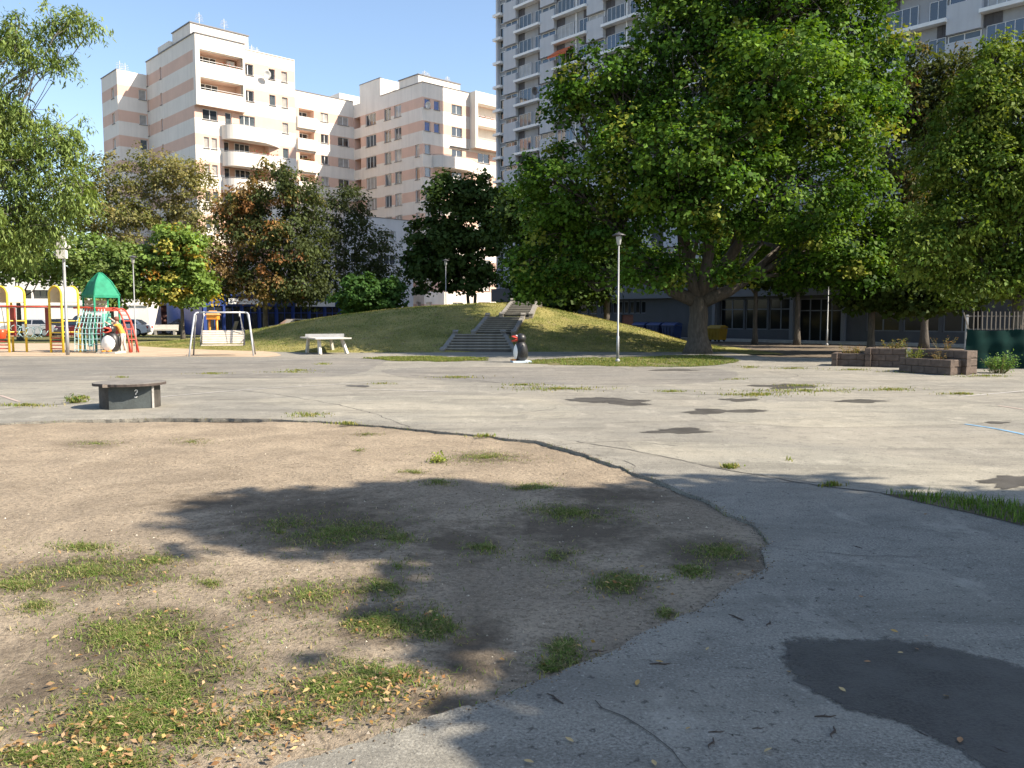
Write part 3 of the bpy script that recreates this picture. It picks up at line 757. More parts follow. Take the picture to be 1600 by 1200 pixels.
CRACK = mat('crack_dark', (0.06, 0.055, 0.048), 0.95, 0.3)  # cracks drawn as dark ribbons on the paving
def ribbon(name, pts, w, material, z, jit, seed, **kw):
    L_ = smooth_line(pts, 0.09, jit, seed); V = []; F = []
    rr = random.Random(seed)
    for i, p in enumerate(L_):
        d = L_[min(i + 1, len(L_) - 1)] - L_[max(i - 1, 0)]; d = d / (np.linalg.norm(d) + 1e-9); nrm = np.array([-d[1], d[0]])
        ww = w * (0.35 + 1.0 * rr.random()) if jit else w
        V += [(*(p - nrm * ww / 2), z), (*(p + nrm * ww / 2), z)]
        if i: F.append((2 * i - 2, 2 * i, 2 * i + 1, 2 * i - 1))
    b = MB(); b.add(V, F); return b.build(name, material, None, **kw)
for i, (pp, w) in enumerate([([(905, 690), (1000, 706), (1100, 727), (1190, 743), (1290, 760), (1385, 772)], .022), ([(0, 640), (60, 634), (130, 630)], .03), ([(250, 600), (420, 615), (560, 640), (640, 668)], .02),
                             ([(640, 586), (720, 592), (830, 603), (960, 611)], .035), ([(1000, 613), (1150, 617), (1280, 610), (1430, 608), (1600, 614)], .04), ([(840, 700), (960, 690), (1060, 697)], .012),
                             ([(300, 584), (470, 580), (640, 590)], .03), ([(1100, 572), (1300, 577), (1500, 585), (1640, 592)], .04), ([(1060, 830), (1180, 852), (1330, 868), (1480, 872)], .006), ([(930, 1090), (1020, 1150), (1080, 1210)], .006)]):
    ribbon('pavement_crack', [gnd(*p)[:2] for p in pp], w, CRACK, 0.0035 + 0.0002 * i, 0.03, i + 2, kind='structure')
rc = random.Random(4)
for i in range(16):
    y_ = rc.uniform(6.5, 30); x_ = rc.uniform(-.55, .6) * y_
    if inside(DIRT_POLY, np.array([x_]), np.array([y_]))[0]: continue
    a_ = rc.choice((0, 0, math.pi / 2)) + rc.gauss(0, .35); pts = [np.array([x_, y_])]
    for k_ in range(rc.randint(5, 12)):
        a_ += rc.gauss(0, .28); p = pts[-1] + np.array([math.cos(a_), math.sin(a_)]) * rc.uniform(.3, .7)
        if inside(DIRT_POLY, np.array([p[0]]), np.array([p[1]]))[0] or p[1] > 32: break
        pts.append(p)
    if len(pts) > 2: ribbon('pavement_crack', pts, rc.uniform(.006, .014) * (y_ / 12 + .4), CRACK, 0.0034 - 0.00002 * i, 0.05, i + 40, kind='structure')
for i, (q, m_) in enumerate([(((-300, 562), (300, 561), (575, 560), (590, 571), (520, 588), (250, 592), (-300, 598)), ASPHALT_D), (((640, 575), (1100, 576), (1120, 596), (880, 601), (640, 590)), ASPHALT_D),
                             (((1000, 690), (1250, 700), (1600, 735), (1700, 770), (1380, 768), (1190, 742), (1000, 706)), ASPHALT_L), (((420, 622), (800, 620), (900, 650), (640, 660), (470, 640)), ASPHALT_L), (((1150, 630), (1500, 628), (1600, 655), (1300, 668), (1120, 655)), ASPHALT_L)]):
    sheet('asphalt_patch', smooth_line([gnd(*p)[:2] for p in q], .2, .05, i + 3, True), 0.0015 + .0002 * i, m_, kind='structure')
BLUEL = mat('worn_blue_line_paint', (0.16, 0.33, 0.5), 0.8, 0.35, 6, fine=0.9)
WHITEL = mat('worn_white_line_paint', (0.46, 0.44, 0.41), 0.85, 0.25, 6, fine=0.9)
PINKL = mat('worn_pink_line_paint', (0.43, 0.34, 0.29), 0.85, 0.25, 6, fine=0.9)
ribbon('painted_line', [gnd(*p)[:2] for p in ((1508, 663), (1560, 671), (1640, 688))], 0.07, BLUEL, 0.006, 0, 1, kind='structure')
for i, (pp, m_) in enumerate([(((1560, 634), (1640, 646)), PINKL), (((1500, 620), (1600, 611)), WHITEL), (((230, 622), (420, 607), (600, 597)), WHITEL), (((420, 562.5), (460, 562.6)), WHITEL), (((440, 572), (560, 571)), WHITEL), (((0, 618), (30, 628)), PINKL), (((540, 608), (700, 612)), WHITEL)]):
    ribbon('painted_line', [gnd(*p)[:2] for p in pp], 0.06, m_, 0.0062 + 0.0002 * i, 0, 1, kind='structure')

# single leaves and twigs on the path
lm = []
for k_ in range(3):
    pts = [(0, -.5), (.22, -.22), (.26, .1), (.12, .38), (0, .55), (-.13, .36), (-.25, .08), (-.2, -.24)]
    b = MB(); b.add([(x, y, 0.16 * x * x * 4 + 0.05 * (k_ - 1) * y) for x, y in pts] + [(0, 0, -0.03)], [(8, i, (i + 1) % 8) for i in range(8)])
    lm.append(b.mesh('fallen_leaf', mat('leaf_yellow_%d' % k_, AUT[(0, 3, 1)[k_]], 0.7, 0.2, 30)))
LP = [(1232, 1053), (1407, 1023), (1432, 1017), (1478, 1091), (1316, 1081), (1448, 997), (1397, 989), (1105, 1017), (1355, 1037), (996, 1070), (826, 1194), (553, 1193), (530, 1130), (1022, 1196), (1420, 775), (905, 1012), (1200, 1176), (1345, 935), (1075, 1142), (890, 1160), (1500, 1160), (1030, 1037)]
for i, p in enumerate(LP):
    g = gnd(*p); o = link('fallen_leaf', lm[i % 3], None, (g[0], g[1], 0.012), i * 1.7, label='small dry yellow or brown leaf lying singly on the asphalt path', category='leaf', group='single leaves on the path')
    o.scale = [random.uniform(0.028, 0.045)] * 3; o.rotation_euler = (random.uniform(-.3, .3), random.uniform(-.3, .3), i * 1.7)
tw = []
for k_ in range(3):
    b = MB(); b.tube([(-.5, 0, 0.02), (-.15, .05 * k_, .05), (.2, -.04, .03), (.5, .06, 0.04)], [.03, .04, .035, .012], 5); b.tube([(-.1, .03, .04), (.1, .2, .05)], [.025, .01], 4)
    tw.append(b.mesh('twig', mat('twig_bark', (0.06, 0.045, 0.035), 0.9, 0.3)))
for i, p in enumerate([(1032, 1038), (1150, 965), (1190, 904), (1290, 1120), (1440, 1146), (1200, 975), (935, 1018), (868, 1092), (1300, 1145), (1120, 1144), (1340, 855), (1110, 1162), (1185, 1138), (1560, 1172)]):
    g = gnd(*p); o = link('twig', tw[i % 3], None, (g[0], g[1], 0.0), i * 2.1, label='short dark twig lying on the asphalt path', category='twig', group='twigs on the path')
    o.scale = [random.uniform(0.05, 0.11)] * 3

# ================================================================== BUILDINGS
AZ = math.radians(47.0)
E1 = np.array([math.sin(AZ), math.cos(AZ), 0]); E2 = np.array([-math.cos(AZ), math.sin(AZ), 0])
ZZ = np.array([0, 0, 1.0])
def inward(e): return np.array([-e[1], e[0], 0])
def on_ground(P): return np.array([P[0], P[1], 0.0])

def wall(name, root, O, e, L, z0, z1, holes, band, mats, rev=0.22):
    """wall sheet from O along e with real openings; holes (u0,u1,v0,v1[,depth]); deep holes get a back"""
    r0 = np.array(root.location); w = inward(e)
    us = sorted({0.0, L, *[h[0] for h in holes], *[h[1] for h in holes]})
    vs_ = sorted({z0, z1, *[h[2] for h in holes], *[h[3] for h in holes], *[b for b in band[0] if z0 < b < z1]})
    b = MB()
    def Q(u, v, d=0.0): return O - r0 + e * u + ZZ * v + w * d
    for i in range(len(us) - 1):
        for j in range(len(vs_) - 1):
            uc, vc = (us[i] + us[i + 1]) / 2, (vs_[j] + vs_[j + 1]) / 2
            if any(h[0] < uc < h[1] and h[2] < vc < h[3] for h in holes): continue
            b.add([Q(us[i], vs_[j]), Q(us[i + 1], vs_[j]), Q(us[i + 1], vs_[j + 1]), Q(us[i], vs_[j + 1])], [(0, 1, 2, 3)], band[1](vc))
    for h in holes:
        u0, u1, v0, v1 = h[:4]; d = h[4] if len(h) > 4 else rev
        mi = band[1]((v0 + v1) / 2)
        b.add([Q(u0, v0), Q(u1, v0), Q(u1, v0, d), Q(u0, v0, d)], [(0, 1, 2, 3)], 0)
        b.add([Q(u0, v1), Q(u0, v1, d), Q(u1, v1, d), Q(u1, v1)], [(0, 1, 2, 3)], mi)
        b.add([Q(u0, v0), Q(u0, v0, d), Q(u0, v1, d), Q(u0, v1)], [(0, 1, 2, 3)], mi)
        b.add([Q(u1, v0), Q(u1, v1), Q(u1, v1, d), Q(u1, v0, d)], [(0, 1, 2, 3)], mi)
        if d > 1.09: b.add([Q(u0, v0, d), Q(u1, v0, d), Q(u1, v1, d), Q(u0, v1, d)], [(0, 1, 2, 3)], 1)
    return b.build(name, mats, root)

WIN = {}
def window(root, O, e, u0, u1, v0, v1, n=2, glass=None, d=0.1, sill=True, fm=None, tr=None, fw=0.06, name='window'):
    w, h = round(u1 - u0, 2), round(v1 - v0, 2); fm = fm or WHITE
    glass = glass or random.choices(GLASSES, (4, 3, 5))[0]
    key = (w, h, n, fm.name, tr, fw)
    if key not in WIN:
        b = MB()
        for x0, x1, zz0, zz1 in ((0, w, 0, fw), (0, w, h - fw, h), (0, fw, fw, h - fw), (w - fw, w, fw, h - fw)): b.box(x0, x1, 0, 0.07, zz0, zz1)
        for k in range(1, n):
            x = w * k / n; b.box(x - fw * .55, x + fw * .55, 0.003, 0.067, fw, h - fw)
        if tr: b.box(fw, w - fw, 0.006, 0.064, h * tr - fw * .5, h * tr + fw * .5)
        s_ = MB(); s_.box(-0.06, w + 0.06, -0.2, 0.06, -0.06, -0.004)
        WIN[key] = (b.mesh('window', fm), s_.mesh('sill', COPING if fm is WHITE else fm))
    gk = (w, h, glass.name)
    if gk not in WIN:
        p = MB(); p.box(0.02, w - 0.02, 0.03, 0.045, 0.02, h - 0.02); WIN[gk] = p.mesh('pane', glass)
    P = O + e * u0 + ZZ * v0 + inward(e) * d - np.array(root.location)
    o = link(name, WIN[key][0], root, P, math.atan2(e[1], e[0]))
    link('pane', WIN[gk], o)
    if sill: link('sill', WIN[key][1], o)
    return o

def slab(name, root, O, e, u0, u1, d0, d1, z0, z1, m):
    w = inward(e); b = MB(); b.pbox(O - np.array(root.location) + e * u0 + w * d0 + ZZ * z0, e * (u1 - u0), w * (d1 - d0), ZZ * (z1 - z0)); return b.build(name, m, root)

def curved_balcony(root, O, e, u0, u1, z0, z1, outd=1.5):
    """rounded at its left end, tapering back to the wall at its right"""
    pl = []
    for i in range(9):
        a = math.pi / 2 * i / 8; pl.append((u0 + 1.5 * (1 - math.cos(a)), outd * math.sin(a)))
    pl += [(u0 + (u1 - u0) * .62, outd)]
    for i in range(1, 7):
        t = i / 6; pl.append((u0 + (u1 - u0) * (.62 + .38 * t), outd * (1 - t) ** 1.0 * (1 + .35 * t)))
    r0 = np.array(root.location); w = inward(e); b = MB(); th = 0.12
    ctr = np.array([(u0 + u1) / 2, 0.0])
    for i in range(len(pl) - 1):
        p, q = np.array(pl[i]), np.array(pl[i + 1]); pi, qi = p + (ctr - p) * 0.06, q + (ctr - q) * 0.06
        V = []
        for z in (z0, z1):
            for s_ in (p, q, qi, pi): V.append(O - r0 + e * s_[0] - w * s_[1] + ZZ * z)
        b.add(V, [(0, 1, 5, 4), (2, 3, 7, 6), (4, 5, 6, 7), (3, 2, 1, 0)])
    n = len(pl); V = [O - r0 + e * p[0] - w * p[1] + ZZ * (z0 + .02) for p in pl] + [O - r0 + e * p[0] - w * p[1] + ZZ * (z0 + .18) for p in pl]
    b.add(V, [tuple(range(n))[::-1], tuple(range(n, 2 * n))])
    o = b.build('balcony', CREAM, root)
    m_ = MB(); m_.tube([O - r0 + e * p[0] - w * (p[1] - .05) + ZZ * (z1 + .1) for p in pl], 0.03, 5); m_.build('rail', GALV, o)
    return o

def dish(root, O, e, u, z, r=0.42, m=None):
    prof = [(0.02, 0), (r * .5, 0.03), (r * .85, .1), (r, .16), (r * .98, .17), (r * .6, .07), (.02, .02)]
    b = MB(); b.lathe(prof, n=18); b.rot(math.pi / 2 + .25, 'X'); b.tube([(0, 0, 0), (0, .35, -.15)], .03, 5); b.tube([(0, 0, -.3), (0, -.45, -.1)], .015, 4)
    P = O + e * u + ZZ * z - inward(e) * .45 - np.array(root.location)
    return b.build('satellite_dish', m or STEEL_P, root, P, math.atan2(e[1], e[0]), smooth=True)

def antenna(root, P, h=1.6, arms=5):
    b = MB(); b.tube([(0, 0, 0), (0, 0, h)], .03, 5)
    for i in range(arms):
        z = h * (.45 + .5 * i / arms); b.tube([(-.45 + .04 * i, 0, z), (.45 - .04 * i, 0, z)], .018, 4)
    b.tube([(0, -.5, h * .7), (0, .5, h * .7)], .018, 4)
    return b.build('antenna', STEEL_P, root, np.array(P) - np.array(root.location), 0.6)

ST = 2.72
def bands_for(zt):
    ed = []
    for k in range(11): ed += [zt - ST * k, zt - ST * k - 1.2]
    def f(v):
        x = (zt - v) % ST
        return 1 if (v < zt and x < 1.2) else 0
    return ed, f

# ---------------------------------------------------------------- beige apartment building
A = at(304, 51, 85.5); ZA = float(A[2]); A = on_ground(A)
beige = thing('apartment_building', 'stepped cream apartment building with pink bands, loggias and curved balconies', 'building', A)
BM = [CREAM, PINK]
LA, DA = 11.26, 13.42
Am = A + E2 * 0.6                         # main lit plane
bd = bands_for(28.36)
holes = []; wins = []
for k in range(10):
    zt = 28.12 - ST * k
    if zt < 2: break
    if k < 2:
        holes.append((.45, 5.0, zt - .95, zt + .26, 1.2))
        wins.append((1.0 if k else .8, 3.0 if k else 2.9, zt - .93, zt + .1, 3, 1.14, False))
        holes.append((5.25, 6.45, zt - 1.12, zt)); wins.append((5.25, 6.45, zt - 1.12, zt, 2, .12, True))
        holes.append((8.2, 8.92, zt - 1.1, zt)); wins.append((8.2, 8.92, zt - 1.1, zt, 1, .12, True))
    elif k == 2:
        for u0, u1, n_ in ((.82, 2.4, 2), (4.75, 6.5, 3)):
            holes.append((u0, u1, zt - 1.0, zt + .05)); wins.append((u0, u1, zt - 1.0, zt + .05, n_, .12, True))
        holes.append((3.2, 3.9, zt - 1.75, zt + .05)); wins.append((3.2, 3.9, zt - 1.75, zt + .05, 1, .12, False))
    else:
        for u0, u1, n_ in ((.87, 1.42, 1), (1.68, 2.26, 1)):
            holes.append((u0, u1, zt - 1.15, zt - .05)); wins.append((u0, u1, zt - 1.15, zt - .05, n_, .12, True))
        holes.append((3.0, 8.0, zt - 1.7, zt + .12, 1.1)); wins.append((3.3, 4.0, zt - 1.68, zt - .02, 1, 1.04, False)); wins.append((4.6, 6.3, zt - 1.1, zt - .02, 3, 1.04, False))
    holes.append((9.66, 10.36, zt - 1.1, zt)); wins.append((9.66, 10.36, zt - 1.1, zt, 1, .12, True))
wall('wall', beige, Am, E1, LA, 0, ZA - .3, holes, bd, BM)
for u0, u1, v0, v1, n_, d, s_ in wins: window(beige, Am, E1, u0, u1, v0, v1, n_, None, d, s_)
# projecting loggia box
zb = [(28.12 - .95, 28.38), (25.4 - .95, 25.66)]
wall('loggia_front', beige, A, E1, 5.25, 22.9, ZA, [(.45, 5.0, a, b_, .58) for a, b_ in zb], ([], lambda v: 0), [CREAM, CREAM])
slab('loggia_side', beige, A, E1, 0, .25, .003, .6, 22.9, ZA - .003, CREAM)
slab('loggia_side', beige, A, E1, 5.0, 5.247, .003, .6, 22.9, ZA - .003, CREAM)
slab('loggia_floor', beige, A, E1, .25, 5.0, .003, .6, 22.9, 23.0, PINK)
for a, b_ in zb: slab('rail', beige, A, E1, .45, 5.0, -.02, .02, a + .16, a + .2, STEEL_P)
ac = MB(); ac.box(0, .8, 0, .3, 0, .6); ac.lathe([(.22, 0), (.22, .02), (.05, .03)], (0, 0, 0), 14, 1); 
o_ = ac.build('air_conditioner', [STEEL_P, DARKM], beige, A + E1 * 3.9 + E2 * 1.3 + ZZ * 27.6 - A, math.atan2(E1[1], E1[0]))
for k in range(3, 6): curved_balcony(beige, Am, E1, 2.75, 9.3, 28.12 - ST * k + .02 - .1, 28.12 - ST * k + 1.45 - .1)
# left shaded face of the front block: u = DA - t
eS = -E2
SO = A + E2 * DA
hs = []
for k in range(10):
    zt = 28.45 - ST * k
    for t0, t1 in ((9.05, 9.5), (12.9, 13.3)): hs.append((DA - t1, DA - t0, zt - 1.25, zt))
wall('wall', beige, SO, eS, DA - .6, 0, ZA, hs, bd, BM)
for h in hs: window(beige, SO, eS, *h, 1, random.choice((G_MID, G_CURT)), .12, True)
slab('core', beige, A, E1, .3, LA, .95 + 1.0, DA, 0, ZA - .45, CREAM)
slab('coping', beige, A, E1, -.1, 5.3, -.08, .25, ZA, ZA + .09, COPING)
slab('coping', beige, A, E1, -.1, .2, .25, DA, ZA, ZA + .09, COPING)
slab('coping', beige, Am, E1, 5.3, LA, -.06, .3, ZA - .3, ZA - .22, CREAM)
# stair and lift housing on the roof
slab('roof_housing', beige, A, E1, .9, 7.2, 3.2, 8.0, ZA - .4, ZA + 2.0, CREAM)
slab('coping', beige, A, E1, .8, 7.3, 3.1, 8.1, ZA + 2.0, ZA + 2.1, COPING)
slab('roof_housing', beige, A, E1, .5, 3.5, 8.0, 11.2, ZA - .4, ZA + 1.2, CREAM)
for u, dd in ((2.2, 4), (4.9, 4), (7.6, 3.2), (8.4, 3.6), (1.0, 11)): antenna(beige, A + E1 * u + E2 * dd + ZZ * (ZA + (2.0 if u < 7 and dd < 5 else -.3)), 1.5, 5)
dish(beige, Am, E1, 7.7, 27.3, .45)
# flower boxes on the balconies
def flowers(O, e, u0, u1, z, d, seed):
    r = np.random.default_rng(seed); n = 150; w = inward(e); r0 = np.array(beige.location)
    P = np.array([O - r0 + e * r.uniform(u0, u1) + w * (d + r.normal(0, .08)) + ZZ * (z + abs(r.normal(0, .14))) for _ in range(n)])
    V = leaf_quads(P, unit(r.standard_normal((n, 3))), unit(r.standard_normal((n, 3))), .14 * (.6 + .8 * r.random(n)), .1 * (.6 + .8 * r.random(n)), r)
    link('flower_box', quads_mesh('flower_box', V, tints(n, [(.5, .06, .05), (.55, .15, .18), (.06, .13, .03), (.09, .16, .04)], r), LEAF), beige, kind='stuff')
flowers(Am, E1, 5.2, 8.6, 28.12 - ST * 3 - 1.2, -1.1, 1); flowers(A, E1, 2.2, 4.4, 27.25, .15, 2)
# left rear block
Bc = A + E2 * DA - E1 * 3.15; ZB = 28.5
bdB = bands_for(26.95)
hb = [(2.25, 3.05, 26.8 - ST * k - 1.1, 26.8 - ST * k) for k in range(9)]
wall('wall', beige, Bc, E1, 3.3, 0, ZB, hb, bdB, BM)
for h in hb: window(beige, Bc, E1, *h, 1, None, .12)
hb = [(3.2, 4.1, 26.8 - ST * k - 1.15, 26.8 - ST * k) for k in range(9)]
wall('wall', beige, Bc + E2 * 5.2, eS, 5.2, 0, ZB, hb, bdB, BM)
for h in hb: window(beige, Bc + E2 * 5.2, eS, *h, 2, G_CURT, .12)
slab('core', beige, Bc, E1, .3, 6, .35, 5.2, 0, ZB - .3, CREAM)
slab('coping', beige, Bc, E1, -.08, .25, .0, 5.3, ZB, ZB + .08, COPING)
for u, dd in ((.6, .8), (1.3, 1.2)): antenna(beige, Bc + E1 * u + E2 * dd + ZZ * (ZB - .3), 1.5, 4)
# right wing
R_ = at(660, 128, 101.0); ZR = float(R_[2]); R_ = on_ground(R_)
LI = 15.06; I_ = R_ + E2 * LI
bdR = bands_for(27.62)
hs = []; ws = []
for k in range(10):
    zt = 27.55 - ST * .985 * k
    if zt < 2.2: break
    for t0, t1, n_ in ((9.85, 12.2, 3), (6.55, 8.0, 2), (4.35, 5.8, 2)):
        hs.append((LI - t1, LI - t0, zt - 1.45, zt)); ws.append((*hs[-1][:4], n_, .12, True))
    if k >= 2: hs.append((LI - 1.55, LI - .7, zt - 1.45, zt)); ws.append((*hs[-1][:4], 1, .12, True))
    hs.append((LI - 14.9, LI - 13.4, zt - 1.35, zt + .05, 1.3))
wall('wall', beige, I_, eS, LI, 0, ZR, hs, bdR, BM)
for q in ws: window(beige, I_, eS, *q[:4], q[4], random.choices((G_DARK, G_MID, G_CURT), (2, 4, 4))[0], q[5], q[6])
hs = []; ws = []
LR = 15.0
for k in range(10):
    zt = 27.5 - ST * .985 * k
    if zt < 2.2: break
    gl = (G_BLUE, G_BLUE, G_SKY, G_SKY)[k] if k < 4 else None
    hs.append((.28, 1.12, zt - 1.1, zt)); ws.append((*hs[-1][:4], 1, .12, gl))
    if k < 2: hs.append((1.7, 2.55, zt - 1.1, zt)); ws.append((*hs[-1][:4], 1, .12, G_BLUE))
    hs.append((4.4, 6.05, zt - 1.1, zt)); ws.append((*hs[-1][:4], 2, .12, None))
    if k < 2:
        hs.append((7.7, 14.6, zt - 1.2, zt + .5, 1.2)); ws.append((8.6, 10.6, zt - 1.15, zt + .2, 3, 1.1, G_MID)); ws.append((11.4, 12.6, zt - 1.15, zt + .2, 2, 1.1, G_DARK))
    else:
        hs.append((8.6, 10.6, zt - 1.1, zt + .1)); ws.append((*hs[-1][:4], 2, .12, None))
wall('wall', beige, R_, E1, LR, 0, ZR, hs, bdR, BM)
for q in ws: window(beige, R_, E1, *q[:4], q[4], q[6], q[5], q[5] < 1)
zb = [(27.5 - 1.2, 28.0), (27.5 - ST * .985 - 1.2, 28.0 - ST * .985)]
Rp = R_ - E2 * 1.1
wall('loggia_front', beige, Rp + E1 * 7.3, E1, LR - 7.3, 22.55, ZR + .1, [(.4, 7.4, a, b_, 1.08) for a, b_ in zb], ([], lambda v: 0), [CREAM, CREAM])
slab('loggia_side', beige, Rp, E1, 7.303, 7.65, .003, 1.1, 22.55, ZR + .09, CREAM)
slab('loggia_floor', beige, Rp, E1, 7.65, LR, .003, 1.1, 22.55, 22.7, PINK)
for a, b_ in zb: slab('rail', beige, Rp, E1, 7.7, LR - .3, -.02, .02, a + .15, a + .19, STEEL_P)
curved_balcony(beige, R_, E1, 1.5, 8.4, 19.55, 20.95, 1.3)
slab('balcony_brace', beige, R_, E1, 4.1, 7.0, -.25, 0, 22.35, 22.45, DARKM)
slab('core', beige, R_, E1, 1.5, LR, .3, LI, 0, ZR - .4, CREAM)
slab('coping', beige, R_, E1, -.08, LR, -.06, .22, ZR, ZR + .07, COPING)
slab('coping', beige, R_, E1, -.08, .2, .22, 8.8, ZR, ZR + .07, COPING)
slab('roof_housing', beige, R_, E1, .003, 3.2, 8.8, 13.5, ZR - .5, 31.55, CREAM)
slab('coping', beige, R_, E1, -.05, .25, 8.75, 13.55, 31.55, 31.63, COPING)
slab('roof_housing', beige, R_, E1, .9, 7.4, 2.0, 6.0, ZR - .5, ZR + 1.45, CREAM)
slab('coping', beige, R_, E1, .8, 7.5, 1.9, 6.1, ZR + 1.45, ZR + 1.55, COPING)
for u, dd, z_ in ((2.6, 3, 1.45), (3.4, 3.4, 1.45), (6.2, 3, 1.45), (1.2, 7.6, -.4), (1.8, 8.2, -.4), (2.2, 7.0, -.4)): antenna(beige, R_ + E1 * u + E2 * dd + ZZ * (ZR + z_), 1.7 if z_ < 0 else 1.0, 6)
for z_, t_ in ((17.2, 14.2),): dish(beige, I_, eS, LI - t_, z_, .5)
dish(beige, R_, E1, .35, 26.6, .42); dish(beige, R_, E1, 4.6, 18.6, .5)
for q_, sd in ((7.8, 5), (10.9, 6)): flowers(Rp, E1, q_ + .2, q_ + 2.6, 26.4, .25, sd)
# recessed middle wall
hs = []; ws = []
LM = 14.0
MO = I_ - E1 * LM
for k in range(10):
    zt = 27.62 - ST * .985 * k
    if zt < 2.2: break
    hs.append((LM - 7.95, LM - 5.85, zt - 1.0, zt + .05, 1.2)); ws.append((LM - 7.6, LM - 6.2, zt - .98, zt - .1, 2, 1.12, G_DARK, False))
    for t0, t1, n_ in ((-4.9, -3.8, 2), (-2.4, -.75, 2)): hs.append((LM + t0, LM + t1, zt - 1.1, zt)); ws.append((*hs[-1][:4], n_, .12, None, True))
wall('wall', beige, MO, E1, LM, 0, ZR + .45, hs, bands_for(27.72), BM)
for q in ws: window(beige, MO, E1, *q[:4], q[4], q[6], q[5], q[7])
slab('coping', beige, MO, E1, 5.5, LM - .05, -.06, .25, ZR + .45, ZR + .53, COPING)
slab('core', beige, MO, E1, 0, LM + 5, 1.5, 12, 0, ZR, CREAM)
flowers(MO, E1, LM - 7.9, LM - 5.9, 27.62 - ST * .985 * 2 - .95, -.2, 8)
for k in range(0, 8): slab('balcony_parapet', beige, MO, E1, LM - 8.3, LM - 5.6, -.35, -.003, 27.62 - ST * .985 * k - 2.4, 27.62 - ST * .985 * k - 1.0, CREAM)
slab('roof_housing', beige, MO, E1, LM - 1.6, LM + 2, .8, 4, ZR, ZR + 1.5, CREAM)

# ---------------------------------------------------------------- lower wing and blue shop row
GREYR = mat('pale_grey_render', (0.62, 0.60, 0.585), 0.85, 0.05, 0.6, streak=0.2)
L_ = at(640, 345, 93.0); ZL = float(L_[2]); L_ = on_ground(L_)
low = thing('office_block', 'low pale grey four storey block below the cream apartments', 'building', L_)
LO = L_ - E1 * 8.2
hs = []
for k in range(4):
    zt = 10.85 - 2.55 * k
    hs += [(4.0, 6.3, zt - 1.05, zt), (.6, 2.6, zt - 1.05, zt)]
wall('wall', low, LO, E1, 8.6, 0, ZL, hs, ([], lambda v: 0), [GREYR, GREYR])
for h in hs: window(low, LO, E1, *h, 3, None, .14)
slab('core', low, LO, E1, .02, 8.6, .35, 9, 0, ZL - .3, GREYR)
slab('coping', low, LO, E1, -.05, 8.6, -.05, .3, ZL, ZL + .06, COPING)

S_ = on_ground(at(318, 495, 74.0))
shops = thing('shop_row', 'single storey dark blue shop row with white fascia signs behind the trees', 'building', S_)
hs = []
for k in range(8): hs.append((.3 + 1.72 * k, .3 + 1.72 * k + 1.5, .35, 2.6))
wall('wall', shops, S_, E1, 14.2, 0, 3.5, hs, ([], lambda v: 0), [BLUEP, BLUEP])
for h in hs: window(shops, S_, E1, *h, 2, G_DARK, .12, False, BLUEP, .72)
slab('roof', shops, S_, E1, -.3, 14.4, -.35, 9, 3.5, 3.68, BLUEP)
slab('core', shops, S_, E1, .02, 14.18, .3, 8.6, 0, 3.49, BLUEP)
INK = mat('sign_ink', (0.06, 0.09, 0.2), 0.6, 0.1)
for u0, u1, zz in ((2.25, 5.6, 2.75), (9.0, 13.2, 2.6)):
    s_ = slab('sign', shops, S_, E1, u0, u1, -.2, -.05, zz, zz + .5, WHITE)
# red brown wall and pale gable beside the shops
RB = on_ground(at(236, 495, 82.0))
rb = thing('garage_block', 'red brown brick garage wall behind the small autumn tree', 'building', RB)
wall('wall', rb, RB, E1, 6.6, 0, 2.7, [(1.0, 2.8, .0, 2.1), (3.6, 5.4, 0, 2.1)], ([], lambda v: 0), [BRICK, BRICK])
for u in (1.0, 3.6):
    d_ = MB(); d_.box(0, 1.8, .12, .18, 0, 2.1)
    for i in range(9): d_.box(.03, 1.77, .1, .121, .08 + .22 * i, .08 + .22 * i + .17)
    d_.build('garage_door', mat('garage_door_paint', (0.12, 0.05, 0.04), 0.6, 0.15), rb, E1 * u, math.atan2(E1[1], E1[0]))
slab('roof', rb, RB, E1, -.2, 6.8, -.25, 5, 2.7, 2.85, COPING)

# white low building at the left
EW = unit(np.array([.985, .17, 0]))
W_ = on_ground(at(100, 495, 74.0)) - EW * 14
WHT = mat('white_render', (0.78, 0.75, 0.7), 0.8, 0.05, 0.6, streak=0.15)
wb = thing('white_building', 'long low white building with dark window strip behind the parked cars', 'building', W_)
hs = [(9.8, 11.4, 3.2, 3.95), (11.5, 13.1, 3.2, 3.95), (6.2, 9.0, 3.2, 3.95), (2.4, 5.4, 3.2, 3.95), (17.0, 19.6, 3.2, 3.95)]
wall('wall', wb, W_, EW, 21, 0, 5.4, hs, ([], lambda v: 0), [WHT, WHT])
for h in hs: window(wb, W_, EW, *h, 3, G_DARK, .25, True, DARKM)
slab('core', wb, W_, EW, .02, 21, .4, 5, 0, 5.2, WHT)
slab('cornice', wb, W_, EW, -.1, 21.1, -.12, -.003, 2.6, 2.75, WHT)
slab('plinth', wb, W_, EW, 0, 21, -.06, -.003, 0, .7, CONC)

